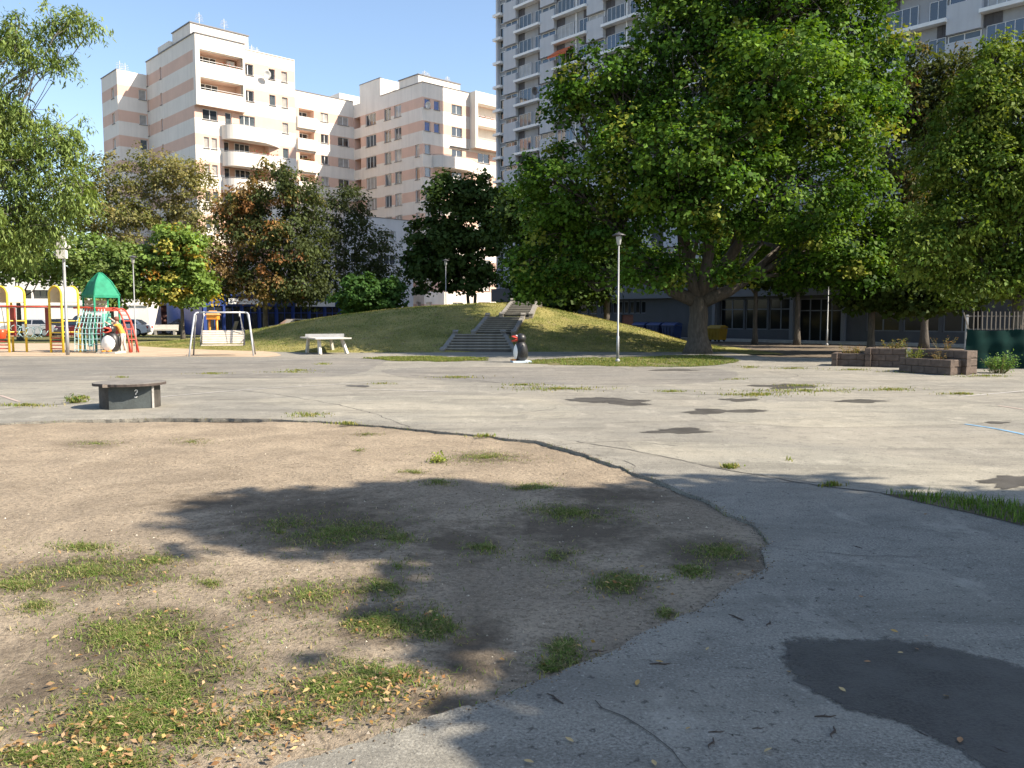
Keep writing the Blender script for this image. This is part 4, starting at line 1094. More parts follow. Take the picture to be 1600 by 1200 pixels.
# ---------------------------------------------------------------- grey tower block
AG = math.radians(41.0)
EG = np.array([math.sin(AG), -math.cos(AG), 0]); IG = inward(EG)
G_ = on_ground(at(777, 0, 90.0))
tower = thing('tower_block', 'tall grey prefabricated tower block with white window ledges behind the big maple', 'building', G_)
TL, TH, TD, FH = 64.0, 46.0, 12.3, 2.445
b = MB(); b.pbox(IG * .4, EG * TL, IG * (TD - .4), ZZ * TH); b.build('wall', T_WALL, tower)
slab('end_wall', tower, G_, EG, -.25, .0, .0, TD, 0, TH, T_PANEL)
panels = [(.95, 2.9), (6.55, 8.55), (12.95, 15.05), (19.25, 21.0), (22.4, 24.4), (28.6, 30.7), (34.9, 36.9), (38.9, 41.0), (45.35, 47.45), (51.8, 53.9), (58.1, 60.2)]
bays = [(2.9, 6.55), (8.55, 12.95), (15.05, 19.25), (24.4, 28.6), (30.7, 34.9), (41.0, 45.35), (47.45, 51.8), (53.9, 58.1)]
z_floors = [28.12 + FH * k for k in range(-9, 4)]
def in_view(u, z):
    P = G_ + EG * u + ZZ * z - EYEP; zz = P @ Fw
    return -60 < 800 + FPX * (P @ Rt) / zz < 1660 and 600 - FPX * (P @ Up) / zz > -60
cache = {}
for zf in z_floors:
    for u0, u1 in panels:
        if not in_view(u0, zf - 1): continue
        # panel below a strip window
        key = ('p', round(u1 - u0, 2))
        if key not in cache:
            q = MB(); q.box(0, u1 - u0, 0, .42, 0, FH - .56); cache[key] = q.mesh('panel', T_PANEL)
        link('panel', cache[key], tower, EG * u0 + ZZ * (zf - .95), math.atan2(EG[1], EG[0]))
        window(tower, G_, EG, u0 + .05, u1 - .05, zf + FH - .95 - .5, zf + FH - .95 - .04, 2, random.choices((G_DARK, G_MID, G_CURT, G_SKY), (3, 3, 3, 2))[0], .3, False, fw=.05)
    for i, (u0, u1) in enumerate(bays):
        if not in_view((u0 + u1) / 2, zf): continue
        key = ('l', round(u1 - u0, 2))
        if key not in cache:
            q = MB(); q.box(0, u1 - u0 + .1, -.28, .4, 0, .24); cache[key] = q.mesh('ledge', WHITE)
        link('ledge', cache[key], tower, EG * (u0 - .05) + ZZ * (zf - .12), math.atan2(EG[1], EG[0]))
        w_ = u1 - u0; g1 = random.choices((G_SKY, G_MID, G_CURT, G_DARK), (5, 2, 2, 2))[0]
        wide = 4 if w_ > 4 else 3
        window(tower, G_, EG, u0 + .25, u0 + .25 + w_ * .5, zf + .14, zf + 1.56, wide, g1, .3, False, T_FRAME, fw=.045)
        window(tower, G_, EG, u1 - w_ * .28, u1 - .1, zf + .14, zf + 1.5, 2, random.choices((G_SKY, G_MID, G_DARK), (5, 2, 2))[0], .3, False, T_FRAME, fw=.045)
        # dark panels stand in for the shaded openings under the ledge
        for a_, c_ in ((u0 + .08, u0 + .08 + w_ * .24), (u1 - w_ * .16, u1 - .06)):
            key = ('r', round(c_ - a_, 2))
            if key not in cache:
                q = MB(); q.box(0, c_ - a_, 0, .05, 0, .78); q.box((c_ - a_) * .5 - .02, (c_ - a_) * .5 + .02, -.02, 0, 0, .78); cache[key] = q.mesh('shade_panel', T_DARK)
            link('shade_panel', cache[key], tower, EG * a_ + IG * .345 + ZZ * (zf - .92), math.atan2(EG[1], EG[0]))
        if i in (1, 2, 6):
            key = ('v',)
            if key not in cache:
                q = MB(); q.box(-.06, .06, .3, .41, -.9, 1.5); cache[key] = q.mesh('pier', WHITE)
            link('pier', cache[key], tower, EG * (u0 + w_ * .62) + ZZ * zf, math.atan2(EG[1], EG[0]))
    # corner windows
    if in_view(.4, zf):
        window(tower, G_, EG, .1, .85, zf - .85, zf + 1.2, 1, G_DARK, .3, False, fw=.05)
        slab('corner_ledge', tower, G_, EG, -.45, .75, -.3, .4, zf - .12, zf + .14, WHITE)
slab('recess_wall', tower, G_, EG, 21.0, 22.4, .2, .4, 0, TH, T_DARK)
slab('pier', tower, G_, EG, 36.9, 38.9, .1, .4, 0, TH, T_PANEL)
# orange awning
b = MB(); b.add([(0, 0, 0), (2.4, 0, 0), (2.5, -1.1, -.75), (-.1, -1.1, -.75), (2.5, -1.1, -.92), (-.1, -1.1, -.92), (0, .02, .06), (2.4, .02, .06)], [(3, 2, 1, 0), (5, 4, 2, 3), (6, 0, 1, 7)])
b.add([(0, 0, 0.03), (2.4, 0, 0.03), (2.5, -1.12, -.72), (-.1, -1.12, -.72)], [(0, 1, 2, 3)])
aw = b.build('awning', mat('orange_awning_cloth', (0.62, 0.14, 0.05), 0.8, 0.1), tower, EG * 8.6 + IG * .25 + ZZ * (25.68 + 1.75), math.atan2(EG[1], EG[0]))
dish(tower, G_, EG, 6.5, 24.0, .4, DARKM)

# ground floor pavilion in front of the tower
PV = np.array([.2485 * 57.8, 57.8, 0.0]) - EG * 24
pav = thing('shop_pavilion', 'long grey glazed pavilion with dark shopfronts under the trees', 'building', PV)
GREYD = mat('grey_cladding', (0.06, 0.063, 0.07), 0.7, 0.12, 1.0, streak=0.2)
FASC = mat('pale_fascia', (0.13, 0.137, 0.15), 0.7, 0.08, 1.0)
hs = []; ws = []
for i in range(8): hs.append((12.9 + .57 * i, 12.9 + .57 * i + .5, 1.85, 2.8)); ws.append((*hs[-1], 1, None))
for i in range(10): hs.append((2.0 + 1.05 * i, 2.0 + 1.05 * i + .95, .4, 2.8)); ws.append((*hs[-1], 1, .6))
hs.append((15.0, 16.2, 0.0, 1.75))
for i, (u0, u1) in enumerate(((24.05, 25.9), (26.05, 27.7), (27.85, 29.5), (34.4, 36.4), (36.6, 38.6), (38.8, 40.8))): hs.append((u0, u1, .75, 2.8)); ws.append((u0, u1, .75, 2.8, 2, .66))
hs.append((30.0, 32.9, .04, 2.75)); ws.append((30.0, 32.9, .04, 2.75, 4, .72))
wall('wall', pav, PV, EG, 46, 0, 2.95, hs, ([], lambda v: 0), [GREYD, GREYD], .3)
for q in ws: window(pav, PV, EG, *q[:4], q[4], G_SHOP, .1, False, FASC, q[5], .07, 'shop_window')
slab('door', pav, PV, EG, 15.0, 16.2, .12, .2, 0, 1.75, BRICK)
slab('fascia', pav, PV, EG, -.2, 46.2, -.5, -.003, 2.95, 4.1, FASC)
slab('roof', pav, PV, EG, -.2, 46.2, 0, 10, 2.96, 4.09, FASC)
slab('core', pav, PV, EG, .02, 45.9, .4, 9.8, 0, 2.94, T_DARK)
slab('kerb', pav, PV, EG, 20, 46, -1.2, -.05, -.05, .12, CONC)
for u in (23.85, 29.75, 33.2): slab('column', pav, PV, EG, u - .12, u + .12, -.5, -.28, .12, 2.95, FASC)

# ================================================================== TREES
MAPLE = [(0.055, 0.12, 0.012), (0.08, 0.155, 0.017), (0.115, 0.195, 0.025), (0.036, 0.085, 0.01)]
def maple_pal(c, r):
    p = MAPLE[r.randrange(4)]
    if r.random() < 0.07: p = (0.2, 0.23, 0.035)
    return np.array(p) * r.uniform(.8, 1.25)
tree('maple_tree', 'large broad green maple with thick forked trunk beside the mound', 1090, 552, 37,
     [(960, 130, 80, 60), (895, 165, 50, 50, 1), (865, 285, 58, 60, 0), (1000, 250, 100, 80, -1), (1100, 60, 105, 85), (1230, 10, 120, 100, -1), (1325, 60, 65, 80, -1), (1370, 115, 45, 50, 0), (1295, 180, 105, 80, -2), (1150, 175, 110, 90, -2),
      (1335, 285, 55, 75, 0), (1230, 300, 105, 75, -3), (1085, 320, 95, 55, -3), (1295, 385, 75, 50, -1), (960, 345, 85, 50, 0), (880, 375, 60, 55, 1), (1180, 380, 70, 35, 3), (1190, -90, 130, 80, 0), (1060, -20, 70, 60, 1), (1040, 410, 60, 35, 4), (1330, -60, 60, 60, 0), (1010, 160, 70, 60, 3), (1250, 420, 50, 25, 0), (1010, 420, 70, 35, -2), (900, 430, 50, 35, 0), (1150, 430, 40, 22, -3), (1200, -190, 140, 90, 1), (1180, -290, 110, 80, 1), (1325, 425, 60, 35, -1), (1380, 360, 30, 50, 0), (830, 420, 35, 45, 1), (1100, 240, 120, 70, -4), (1220, 120, 110, 80, -4), (1290, -150, 90, 80, 2)],
     1800, 155000, 0.165, MAPLE, 0.46, 2.5, aspect=1.0, droop=0.35, clump_r=0.82, seed=3, palfn=maple_pal, limb=0.52, mains=5)
DARKG = [(0.035, 0.07, 0.016), (0.05, 0.09, 0.02), (0.06, 0.1, 0.025), (0.04, 0.065, 0.015)]
tree('linden_tree', 'dark leafy tree right of the stairs behind the mound', 948, None, 50, [(850, 400, 48, 55), (900, 425, 58, 45), (830, 340, 30, 50), (960, 400, 50, 50), (905, 340, 60, 50), (880, 465, 45, 22), (930, 460, 30, 20), (800, 330, 22, 45), (820, 430, 25, 45)],
     360, 20000, 0.24, DARKG, 0.2, 3.2, clump_r=.9, seed=4)
tree('linden_tree', 'slim dark tree directly before the pavilion shopfront windows', 1180, None, 50, [(1150, 405, 60, 40), (1200, 420, 50, 30), (1170, 370, 60, 40)], 160, 9000, .24, DARKG, .14, 3.2, clump_r=.9, seed=5)
tree('linden_tree', 'dark tree before the pavilion entrance door', 1246, None, 49, [(1240, 420, 60, 35), (1290, 410, 60, 40), (1260, 370, 60, 40)], 170, 9000, .24, DARKG, .16, 3.2, clump_r=.9, seed=6)
tree('linden_tree', 'dark tree behind the brown planters under the chestnut', 1362, None, 38, [(1385, 420, 65, 50), (1430, 385, 70, 60), (1345, 462, 38, 18), (1455, 450, 80, 35), (1400, 470, 50, 15), (1500, 430, 60, 40)], 380, 26000, .22, DARKG + [(0.09, .12, .02)], .16, 2.2, clump_r=.75, seed=7)
def chest_pal(c, r):
    if r.random() < .2: return np.array((0.14, 0.105, 0.035)) * r.uniform(.7, 1.3)
    return np.array((0.07, 0.09, 0.025)) * r.uniform(.7, 1.3)
tree('chestnut_tree', 'browning chestnut tree between the maple and the yellowish tree', 1445, None, 44, [(1440, 110, 38, 40), (1420, 180, 42, 45), (1470, 180, 55, 55), (1410, 270, 38, 55), (1440, 340, 50, 55), (1500, 120, 40, 45)], 240, 15000, .24, MAPLE, .2, 3, droop=.8, aspect=.5, clump_r=.8, seed=8, palfn=chest_pal)
YG = [(0.12, 0.19, 0.026), (0.21, 0.25, 0.04), (0.085, 0.15, 0.02), (0.05, 0.1, 0.016)]
tree('ash_tree', 'yellowish green tree at the right edge behind the fence', 1590, None, 30,
     [(1550, 105, 48, 50), (1520, 170, 55, 55), (1580, 180, 65, 65), (1490, 255, 65, 55), (1570, 270, 75, 65), (1500, 350, 75, 55), (1590, 370, 75, 65), (1450, 395, 55, 45), (1530, 430, 75, 38), (1640, 250, 70, 120), (1640, 430, 70, 50), (1650, 100, 60, 80)],
     760, 74000, .155, YG, .22, 2.4, droop=.6, aspect=.55, clump_r=.62, seed=9)
tree('maple_tree', 'dark green tree on the crest behind the mound, left of the stairs', 737, None, 66, [(700, 320, 42, 45), (742, 298, 32, 30), (690, 390, 50, 45), (752, 365, 36, 45), (662, 420, 32, 40), (730, 430, 45, 32), (652, 360, 18, 26), (770, 330, 16, 30)],
     320, 24000, .27, DARKG, .2, 3.4, clump_r=.85, seed=10, stems=2)
SPARSE = [(0.06, 0.08, 0.032), (0.075, 0.095, 0.036), (0.05, 0.065, 0.025)]
tree('locust_tree', 'thin sparse tree with bare looking branches before the low grey block', 537, None, 74, [(540, 330, 45, 38), (520, 380, 42, 45), (582, 390, 38, 38), (550, 430, 55, 28), (600, 430, 25, 25)], 260, 10500, .27, SPARSE, .2, 3.6, clump_r=.9, aspect=.6, seed=11, bark=BARK_PALE, limb=.4)
tree('leafy_bush', 'round dark green bush left of the mound crest', 566, None, 62, [(566, 458, 36, 30), (545, 468, 26, 24), (588, 466, 26, 26), (610, 462, 20, 24)], 150, 12000, .22, [(0.04, .09, .02), (.05, .11, .025)], .1, .9, clump_r=.6, seed=12)
def brown_pal(c, r):
    px = 800 + c[0] / c[1] * FPX
    if r.random() < np.interp(px, [350, 400, 440, 480], [.6, .5, .2, .05]): return np.array(r.choice([(0.3, 0.15, 0.06), (0.27, .18, .07), (.23, .19, .06)])) * r.uniform(.7, 1.2)
    return np.array((0.065, 0.085, 0.03)) * r.uniform(.7, 1.3)
tree('chestnut_tree', 'rusty brown and dark green chestnut before the blue shop row', 415, None, 66, [(430, 280, 42, 30), (390, 308, 42, 32), (470, 310, 33, 40), (382, 370, 46, 38), (450, 380, 55, 48), (355, 420, 45, 30), (420, 440, 60, 35), (480, 440, 40, 38), (365, 330, 30, 30), (340, 440, 35, 22)],
     420, 30000, .27, DARKG, .22, 3.4, droop=.7, aspect=.55, clump_r=.9, seed=13, palfn=brown_pal)
OLIVE = [(0.24, 0.215, 0.08), (0.19, 0.19, 0.07), (0.27, 0.225, 0.095), (0.15, 0.165, 0.06)]
tree('locust_tree', 'olive yellow tree rising before the cream building corner', 292, None, 80, [(272, 268, 45, 28), (245, 310, 50, 38), (310, 320, 38, 45), (300, 275, 30, 25), (325, 395, 30, 40), (280, 355, 45, 35)], 230, 12000, .28, OLIVE, .2, 4, clump_r=1.0, aspect=.6, seed=14, bark=BARK_PALE)
tree('locust_tree', 'olive green tree left of the cream building corner behind the playground', 180, None, 78, [(210, 262, 38, 32), (165, 275, 40, 38), (160, 335, 50, 45), (200, 340, 45, 40), (120, 320, 40, 50), (185, 390, 50, 30)], 230, 12000, .28, OLIVE + [(.08, .12, .03)], .2, 4, clump_r=1.0, aspect=.6, seed=15, bark=BARK_PALE)
def aut_pal(c, r):
    px = 800 + c[0] / c[1] * FPX
    if r.random() < np.interp(px, [235, 265, 300, 330], [.32, .25, .1, .1]): return np.array(r.choice([(.4, .3, .05), (.42, .22, .04), (.3, .28, .06)])) * r.uniform(.8, 1.2)
    return np.array((.15, .23, .05)) * r.uniform(.7, 1.3)
tree('rowan_tree', 'small bright green tree turning orange, left of the bench swing', 285, None, 57, [(275, 380, 38, 32), (250, 412, 33, 32), (300, 402, 33, 36), (275, 448, 45, 30), (315, 450, 28, 28), (246, 452, 30, 22)], 190, 12000, .22, MAPLE, .13, 2.6, clump_r=.75, seed=16, palfn=aut_pal)
BRG = [(0.13, 0.21, 0.05), (0.17, 0.24, 0.06), (0.1, 0.17, 0.04), (0.2, .25, .09)]
tree('maple_tree', 'bright green tree directly behind the green roofed play tower', 175, None, 56, [(130, 400, 48, 40), (180, 420, 45, 36), (205, 440, 30, 25), (160, 450, 50, 25), (200, 395, 30, 30)], 220, 13000, .2, BRG, .16, 2.6, clump_r=.8, seed=17)
tree('maple_tree', 'green tree behind the yellow arches, left of the camera pole', 30, None, 58, [(70, 395, 45, 42), (20, 405, 50, 38), (-30, 400, 50, 50), (45, 360, 50, 40), (90, 420, 30, 25)], 220, 13000, .2, BRG, .16, 3.0, clump_r=.8, seed=18)
WIL = [(0.2, 0.27, 0.075), (0.28, 0.34, 0.12), (0.15, 0.22, 0.055), (0.11, 0.175, 0.04)]
tree('willow_tree', 'tall drooping pale green tree overhanging the top left corner', -150, None, 33,
     [(25, 55, 50, 42), (85, 35, 40, 28), (135, 25, 28, 14), (65, 92, 50, 14), (-60, 100, 90, 120), (25, 175, 60, 42), (85, 215, 42, 34), (122, 178, 14, 10), (55, 262, 60, 45), (105, 290, 32, 42), (25, 330, 55, 45), (75, 350, 40, 34), (-40, 330, 80, 90), (110, 100, 25, 8), (148, 40, 14, 14), (-30, 210, 80, 60), (120, 240, 20, 18), (130, 300, 18, 40), (20, 390, 40, 20)],
     640, 44000, .2, WIL, .3, 5, droop=1.3, aspect=.28, clump_r=.52, seed=19, bark=BARK_PALE, limb=.2, mains=4)
# trees standing right of the photographer (they shade the foreground)
tree('linden_tree', 'broad tree out of view to the right that shades the path', 0, None, 3, [], 460, 40000, .27, MAPLE, .22, 3.2, clump_r=.72, seed=20, base=(11.2, 3.0, 0),
     world=[(11.2, 2.9, 6.2, 3.2, 2.1, 1.9), (12.0, 3.1, 8.6, 2.6, 2.0, 1.8), (9.6, 2.7, 7.4, 1.9, 1.8, 1.5), (13.2, 2.1, 6.6, 2.2, 1.8, 1.8), (10.2, 3.6, 9.8, 1.6, 1.1, 1.3), (8.6, 3.9, 8.8, 1.3, .8, .9), (9.3, 3.5, 9.7, 1.0, .5, .7), (9.4, 2.0, 5.6, 1.6, 1.2, 1.2)])
tree('linden_tree', 'second tree out of view to the right nearer the photographer', 0, None, 3, [], 300, 22000, .27, MAPLE, .18, 2.8, clump_r=.7, seed=21, base=(9.8, -0.9, 0),
     world=[(9.4, .6, 5.6, 2.1, 1.5, 1.5), (10.3, .2, 7.0, 1.8, 1.3, 1.3), (8.2, .6, 4.9, 1.5, 1.2, 1.1), (10.8, 1.2, 5.2, 1.8, 1.4, 1.4), (6.7, 1.5, 5.0, 1.3, .8, .7), (7.2, .9, 4.3, 1.0, .7, .6)])

# ================================================================== THINGS ON THE SITE
# stairs up the mound
stair = thing('staircase', 'weathered concrete staircase in three flights climbing the grass mound', 'staircase', (-1.5, 38, 0))
so_ = np.array([-1.5, 38, 0])
def mh(x, y): return max(mound_h(x, y) + .03, 0)
CHEEK = mat('cheek_concrete', (.22, .205, .18), .9, .2, 2, fine=.5); STEPR = mat('dark_riser', (.1, .092, .08), .95, .35, 3, fine=.5); STEPT = mat('pale_tread', (.25, .235, .2), .9, .2, 3, bmp=.3, fine=.5)  # risers stained dark, treads pale: step shading put into the colours
flights = [((-1.52, 37.9), (-1.58, 40.2), 3.1, 2.1, 6), ((-.92, 40.75), (-.34, 43.35), 1.75, 1.65, 8), ((.2, 43.95), (.72, 46.9), 1.35, 1.15, 8)]
for (x0, y0), (x1, y1), w0, w1, n in flights:
    za, zb_ = mh(x0, y0) + .02, mh(x1, y1) + .10
    for i in range(n):
        t = i / n; x = x0 + (x1 - x0) * t; y = y0 + (y1 - y0) * t; w = w0 + (w1 - w0) * t; td = (y1 - y0) / n
        zt = za + (zb_ - za) * (i + 1) / n
        b = MB(); b.box(-w / 2 + random.uniform(-.02, .02), w / 2 + random.uniform(-.02, .02), 0, td + .12, -.32, 0); b.box(-w / 2 - .01, w / 2 + .01, -.05, .2, -.045, .012, 1)
        b.build('step', [STEPR, STEPT], stair, (x - so_[0], y - so_[1], zt))
    for s_ in (-1, 1):
        P0 = np.array([x0 + s_ * (w0 / 2 + .1), y0 - .25, za - .02]); P1 = np.array([x1 + s_ * (w1 / 2 + .1), y1 + .15, zb_ + .04])
        d = P1 - P0; b = MB()
        b.pbox(P0 - so_ - [.1, 0, .3], [.2, 0, 0], d, [0, 0, .36]); b.pbox(P0 - so_ - [.12, 0.02, -.06], [.26, 0, 0], d * .12, [0, 0, .05]); b.pbox(P1 - so_ - [.13, .25, -.04], [.26, 0, 0], [0, .3, .07], [0, 0, .06])
        b.build('cheek_wall', CHEEK, stair)
    w = w1 + .5; b = MB(); b.box(-w / 2, w / 2, 0, .75, -.3, -.01); b.build('landing', CONC_D, stair, (x1 - so_[0] + .15, y1 - so_[1] + .1, zb_))

# round table stump
g = gnd(185.5, 640)
st = thing('round_table', 'low round table with worn board top on a dark drum, on the plaza', 'table', (g[0], g[1] + .45, 0))
SLATE = mat('slate_panel', (0.05, 0.06, 0.06), 0.75, 0.3, 4, bmp=.2, fine=.5)
DRUM = mat('stained_drum', (0.055, 0.048, 0.04), 0.85, 0.5, 5, bmp=.4, fine=.7)
pl = [(.5 * math.cos(a), .5 * math.sin(a)) for a in np.linspace(math.radians(-20), math.radians(252), 30)]
b = MB(); b.prism(pl, -.02, .40); b.build('drum', DRUM, st)
p0, p1 = np.array(pl[-1]), np.array(pl[0])
d = (p1 - p0); d /= np.linalg.norm(d); nn = np.array([d[1], -d[0]])
b = MB(); b.pbox((*(p0 + nn * .004), -.02), (*((p1 - p0) * 1.03), 0), (*(nn * .03), 0), (0, 0, .415)); b.build('front_panel', SLATE, st)
b = MB(); b.pbox((*(p1 + nn * .036 - d * .01), -.02), (*(d * .035), 0), (*(nn * .012), 0), (0, 0, .41)); b.build('lit_edge_strip', CONC, st)  # pale strip paints the sunlit right edge of the panel
mk = p0 + (p1 - p0) * .62 + nn * .04
b = MB(); q = [(-.02, .31), (.0, .335), (.022, .32), (.02, .29), (-.005, .262), (.0, .245)]
b.tube([(*(mk + d * u), z) for u, z in q], .008, 5); b.tube([(*(mk + d * -.03), .205), (*(mk + d * .0), .2), (*(mk + d * .02), .215)], .008, 5); b.build('white_mark', WHITE, st)
TOPM = mat('worn_board', (0.17, 0.155, 0.135), 0.85, 0.3, 4, bmp=.3, fine=.6)
RIM = mat('board_edge', (0.06, 0.045, 0.038), 0.85, 0.35, 7)
rim = []
for i in range(72):
    a = 2 * math.pi * i / 72; k = .6 + .006 * math.sin(i * 2.3) - (.03 if i in (47, 48, 49) else 0)
    rim.append((k * math.cos(a), k * math.sin(a)))
b = MB(); b.prism(rim, .40, .44, 0); b.build('board_rim', RIM, st)
b = MB(); b.prism([(x * .992, y * .992) for x, y in rim], .4402, .447); o = b.build('board_top', TOPM, st)
b = MB(); b.pbox((-.2, -.585, .392), (.1, -.006, 0), (0, .05, 0), (0, 0, .05)); b.build('splinter', mat('raw_wood', (.42, .33, .25), .8, .15), st)

# swing bench
sw = thing('bench_swing', 'steel framed swing with pale slatted bench at the playground edge', 'swing', (-11.95, 34.4, 0), math.radians(14))
W2, HT = 1.14, 1.78
SWM = mat('swing_steel', (.42, .43, .45), .45, .12, 5, metallic=.2)
for s_ in (-1, 1):
    b = MB()
    pts = [(s_ * (W2 + .1), -.62, 0), (s_ * (W2 + .04), -.45, .6), (s_ * (W2 - .06), -.18, 1.45), (s_ * (W2 - .085), -.09, 1.68), (s_ * (W2 - .14), -.02, HT - .02), (s_ * (W2 - .24), 0, HT)]
    b.tube(pts, .036, 10); b.build('leg', SWM, sw, smooth=True)
    b = MB(); b.tube([(s_ * (W2 + .1), .75, 0), (s_ * (W2 - .05), .25, 1.2), (s_ * (W2 - .14), .03, 1.7)], .03, 8); b.build('leg', GALV, sw, smooth=True)
b = MB(); b.tube([(-W2 + .23, 0, HT), (W2 - .23, 0, HT)], .036, 10); b.build('top_bar', SWM, sw, smooth=True)
for i in range(5):
    b = MB(); b.box(-.82, .82, -.25 + .095 * i, -.25 + .095 * i + .08, .42, .455); b.build('slat', WOOD_S, sw)
for i in range(6):
    b = MB(); b.pbox((-.82, .25 + .02 * i, .50 + .092 * i), (1.64, 0, 0), (0, .03, .003), (0, .018, .076)); b.build('slat', WOOD_S, sw)
for s_ in (-1, 1):
    b = MB(); b.tube([(s_ * .84, -.27, .44), (s_ * .84, .25, .42), (s_ * .84, .42, 1.08)], .022, 6); b.tube([(s_ * .84, -.24, .45), (s_ * .84, -.24, .66), (s_ * .84, .3, .68)], .02, 6); b.build('side_frame', DARKM, sw, smooth=True)
    for yy, zz in ((-.22, .66), (.34, .8)):
        b = MB(); n = 16
        for i in range(n):
            t0, t1 = i / n, (i + 1) / n; P0 = Vector((s_ * .84, yy, zz)).lerp(Vector((s_ * .7, 0, HT)), t0); P1 = Vector((s_ * .84, yy, zz)).lerp(Vector((s_ * .7, 0, HT)), t1 + .01)
            off = Vector((.008, 0, 0)) if i % 2 else Vector((0, .008, 0)); b.tube([P0 + off, P1 + off], .007, 4); b.tube([P0 - off, P1 - off], .007, 4)
        b.build('chain', GALV, sw)
    b = MB(); b.box(s_ * .7 - .03, s_ * .7 + .03, -.03, .03, HT - .16, HT + .05); b.build('hanger', STEEL_P, sw)

# table tennis table
el = np.array([-.464, .886, 0]); es = np.array([.886, .464, 0])
C0 = np.array([-8.25, 35.0, 0])
tt = thing('table_tennis_table', 'pale concrete table tennis table standing before the mound', 'table', C0)
b = MB(); b.pbox(ZZ * .65, es * 1.525, el * 2.74, ZZ * .055); b.build('tabletop', CONC_P, tt)
b = MB(); b.pbox(es * -.01 + el * -.01 + ZZ * .655, es * 1.545, el * .02 * -1, ZZ * .06); b.build('edge_band', CONC_P, tt)
b = MB(); b.pbox(el * 1.36 + es * -.1 + ZZ * .706, es * 1.72, el * .015, ZZ * .15); b.build('net', GALV, tt)
for i in (0, 1):
    for j in (0, 1):
        P = es * (.25 + 1.0 * j) + el * (.45 + 1.8 * i); Q = P + es * (.16 if j else -.02) + el * (.2 if i else -.25)
        b = MB(); b.tube([Q, P + ZZ * .65], [.085, .075], 4); b.build('leg', CONC_P, tt)

# penguin shaped litter bins
def penguin(loc, rz, sc_, label, slabm):
    t = thing('litter_bin', label, 'litter bin', loc, rz, 'penguin shaped litter bins'); t.scale = [sc_] * 3
    b = MB(); b.box(-.42, .42, -.38, .38, -.04, .07); b.build('base_slab', slabm, t)
    prof = [(.22, .07), (.31, .12), (.37, .26), (.385, .42), (.36, .58), (.3, .72), (.24, .8), (.2, .84)]
    b = MB(); b.lathe(prof, n=28, sy=.76); b.build('body', BLACK, t, smooth=True)
    # belly: the front of the same body, swollen a little
    V = []; F = []; nr, na = 12, 16
    def R(z): return float(np.interp(z, [p[1] for p in prof], [p[0] for p in prof]))
    for i in range(nr + 1):
        r = i / nr
        for k in range(na):
            a = 2 * math.pi * k / na; u = r * math.cos(a) * .92; z = .42 + r * math.sin(a) * .33
            rr = R(z) + .012 + .02 * (1 - r * r); V.append((rr * math.sin(u), -rr * .76 * math.cos(u), z))
    for i in range(nr):
        for k in range(na): F.append((i * na + k, i * na + (k + 1) % na, (i + 1) * na + (k + 1) % na, (i + 1) * na + k))
    b = MB(); b.add(V, [f[::-1] for f in F]); b.build('belly', WHITE, t, smooth=True)
    b = MB(); b.ell((0, 0, .985), (.225, .21, .2), 24, 14); b.build('head', BLACK, t, smooth=True)
    # open beak: upper and lower jaw round a dark mouth
    for s_, nm in ((1, 'upper_beak'), (-1, 'lower_beak')):
        b = MB(); V = []; n = 10
        for j, (yy, w, h, dz) in enumerate(((-.13, .155, .105, 0), (-.24, .15, .11, .015), (-.34, .12, .07, .055), (-.41, .045, .015, .085))):
            for k in range(n + 1):
                a = math.pi * k / n; V.append((w * math.cos(a), yy, .965 + s_ * (dz + h * math.sin(a))))
            for k in range(n + 1):
                a = math.pi * (n - k) / n; V.append((w * .8 * math.cos(a), yy, .965 + s_ * (dz + h * .62 * math.sin(a))))
        m = 2 * (n + 1)
        for j in range(3):
            for k in range(m): b.f.append((j * m + k, j * m + (k + 1) % m, (j + 1) * m + (k + 1) % m, (j + 1) * m + k)); b.m.append(0)
        b.f.append(tuple(3 * m + k for k in range(m))); b.m.append(0); b.v = V
        b.build(nm, RED, t, smooth=True)
    b = MB(); b.ell((0, -.2, .965), (.125, .05, .085), 16, 8); b.build('mouth', mat('mouth_dark', (.01, .004, .004), .9), t)
    for s_ in (-1, 1):
        b = MB(); b.ell((s_ * .115, -.185, 1.085), (.032, .02, .036), 10, 6); e_ = b.build('eye', WHITE, t, smooth=True)
        b = MB(); b.ell((s_ * .118, -.202, 1.085), (.014, .01, .018), 8, 6); b.build('pupil', BLACK, e_)
        b = MB(); b.ell((s_ * .385, .03, .5), (.045, .1, .24), 12, 10); b.build('flipper', BLACK, t, smooth=True)
        b = MB(); b.ell((s_ * .13, -.31, .1), (.09, .12, .035), 10, 6); b.build('foot', ORANGE, t, smooth=True)
g = gnd(174, 552); penguin((g[0], g[1], 0), math.radians(-8), 1.06, 'penguin shaped litter bin with white belly facing the viewer before the climbing net', CONC_P)
g = gnd(814, 566); penguin((g[0], g[1], 0), math.radians(-82), .86, 'penguin shaped litter bin seen from its side before the stairs', mat('pale_blue_slab', (.5, .58, .64), .8, .1))

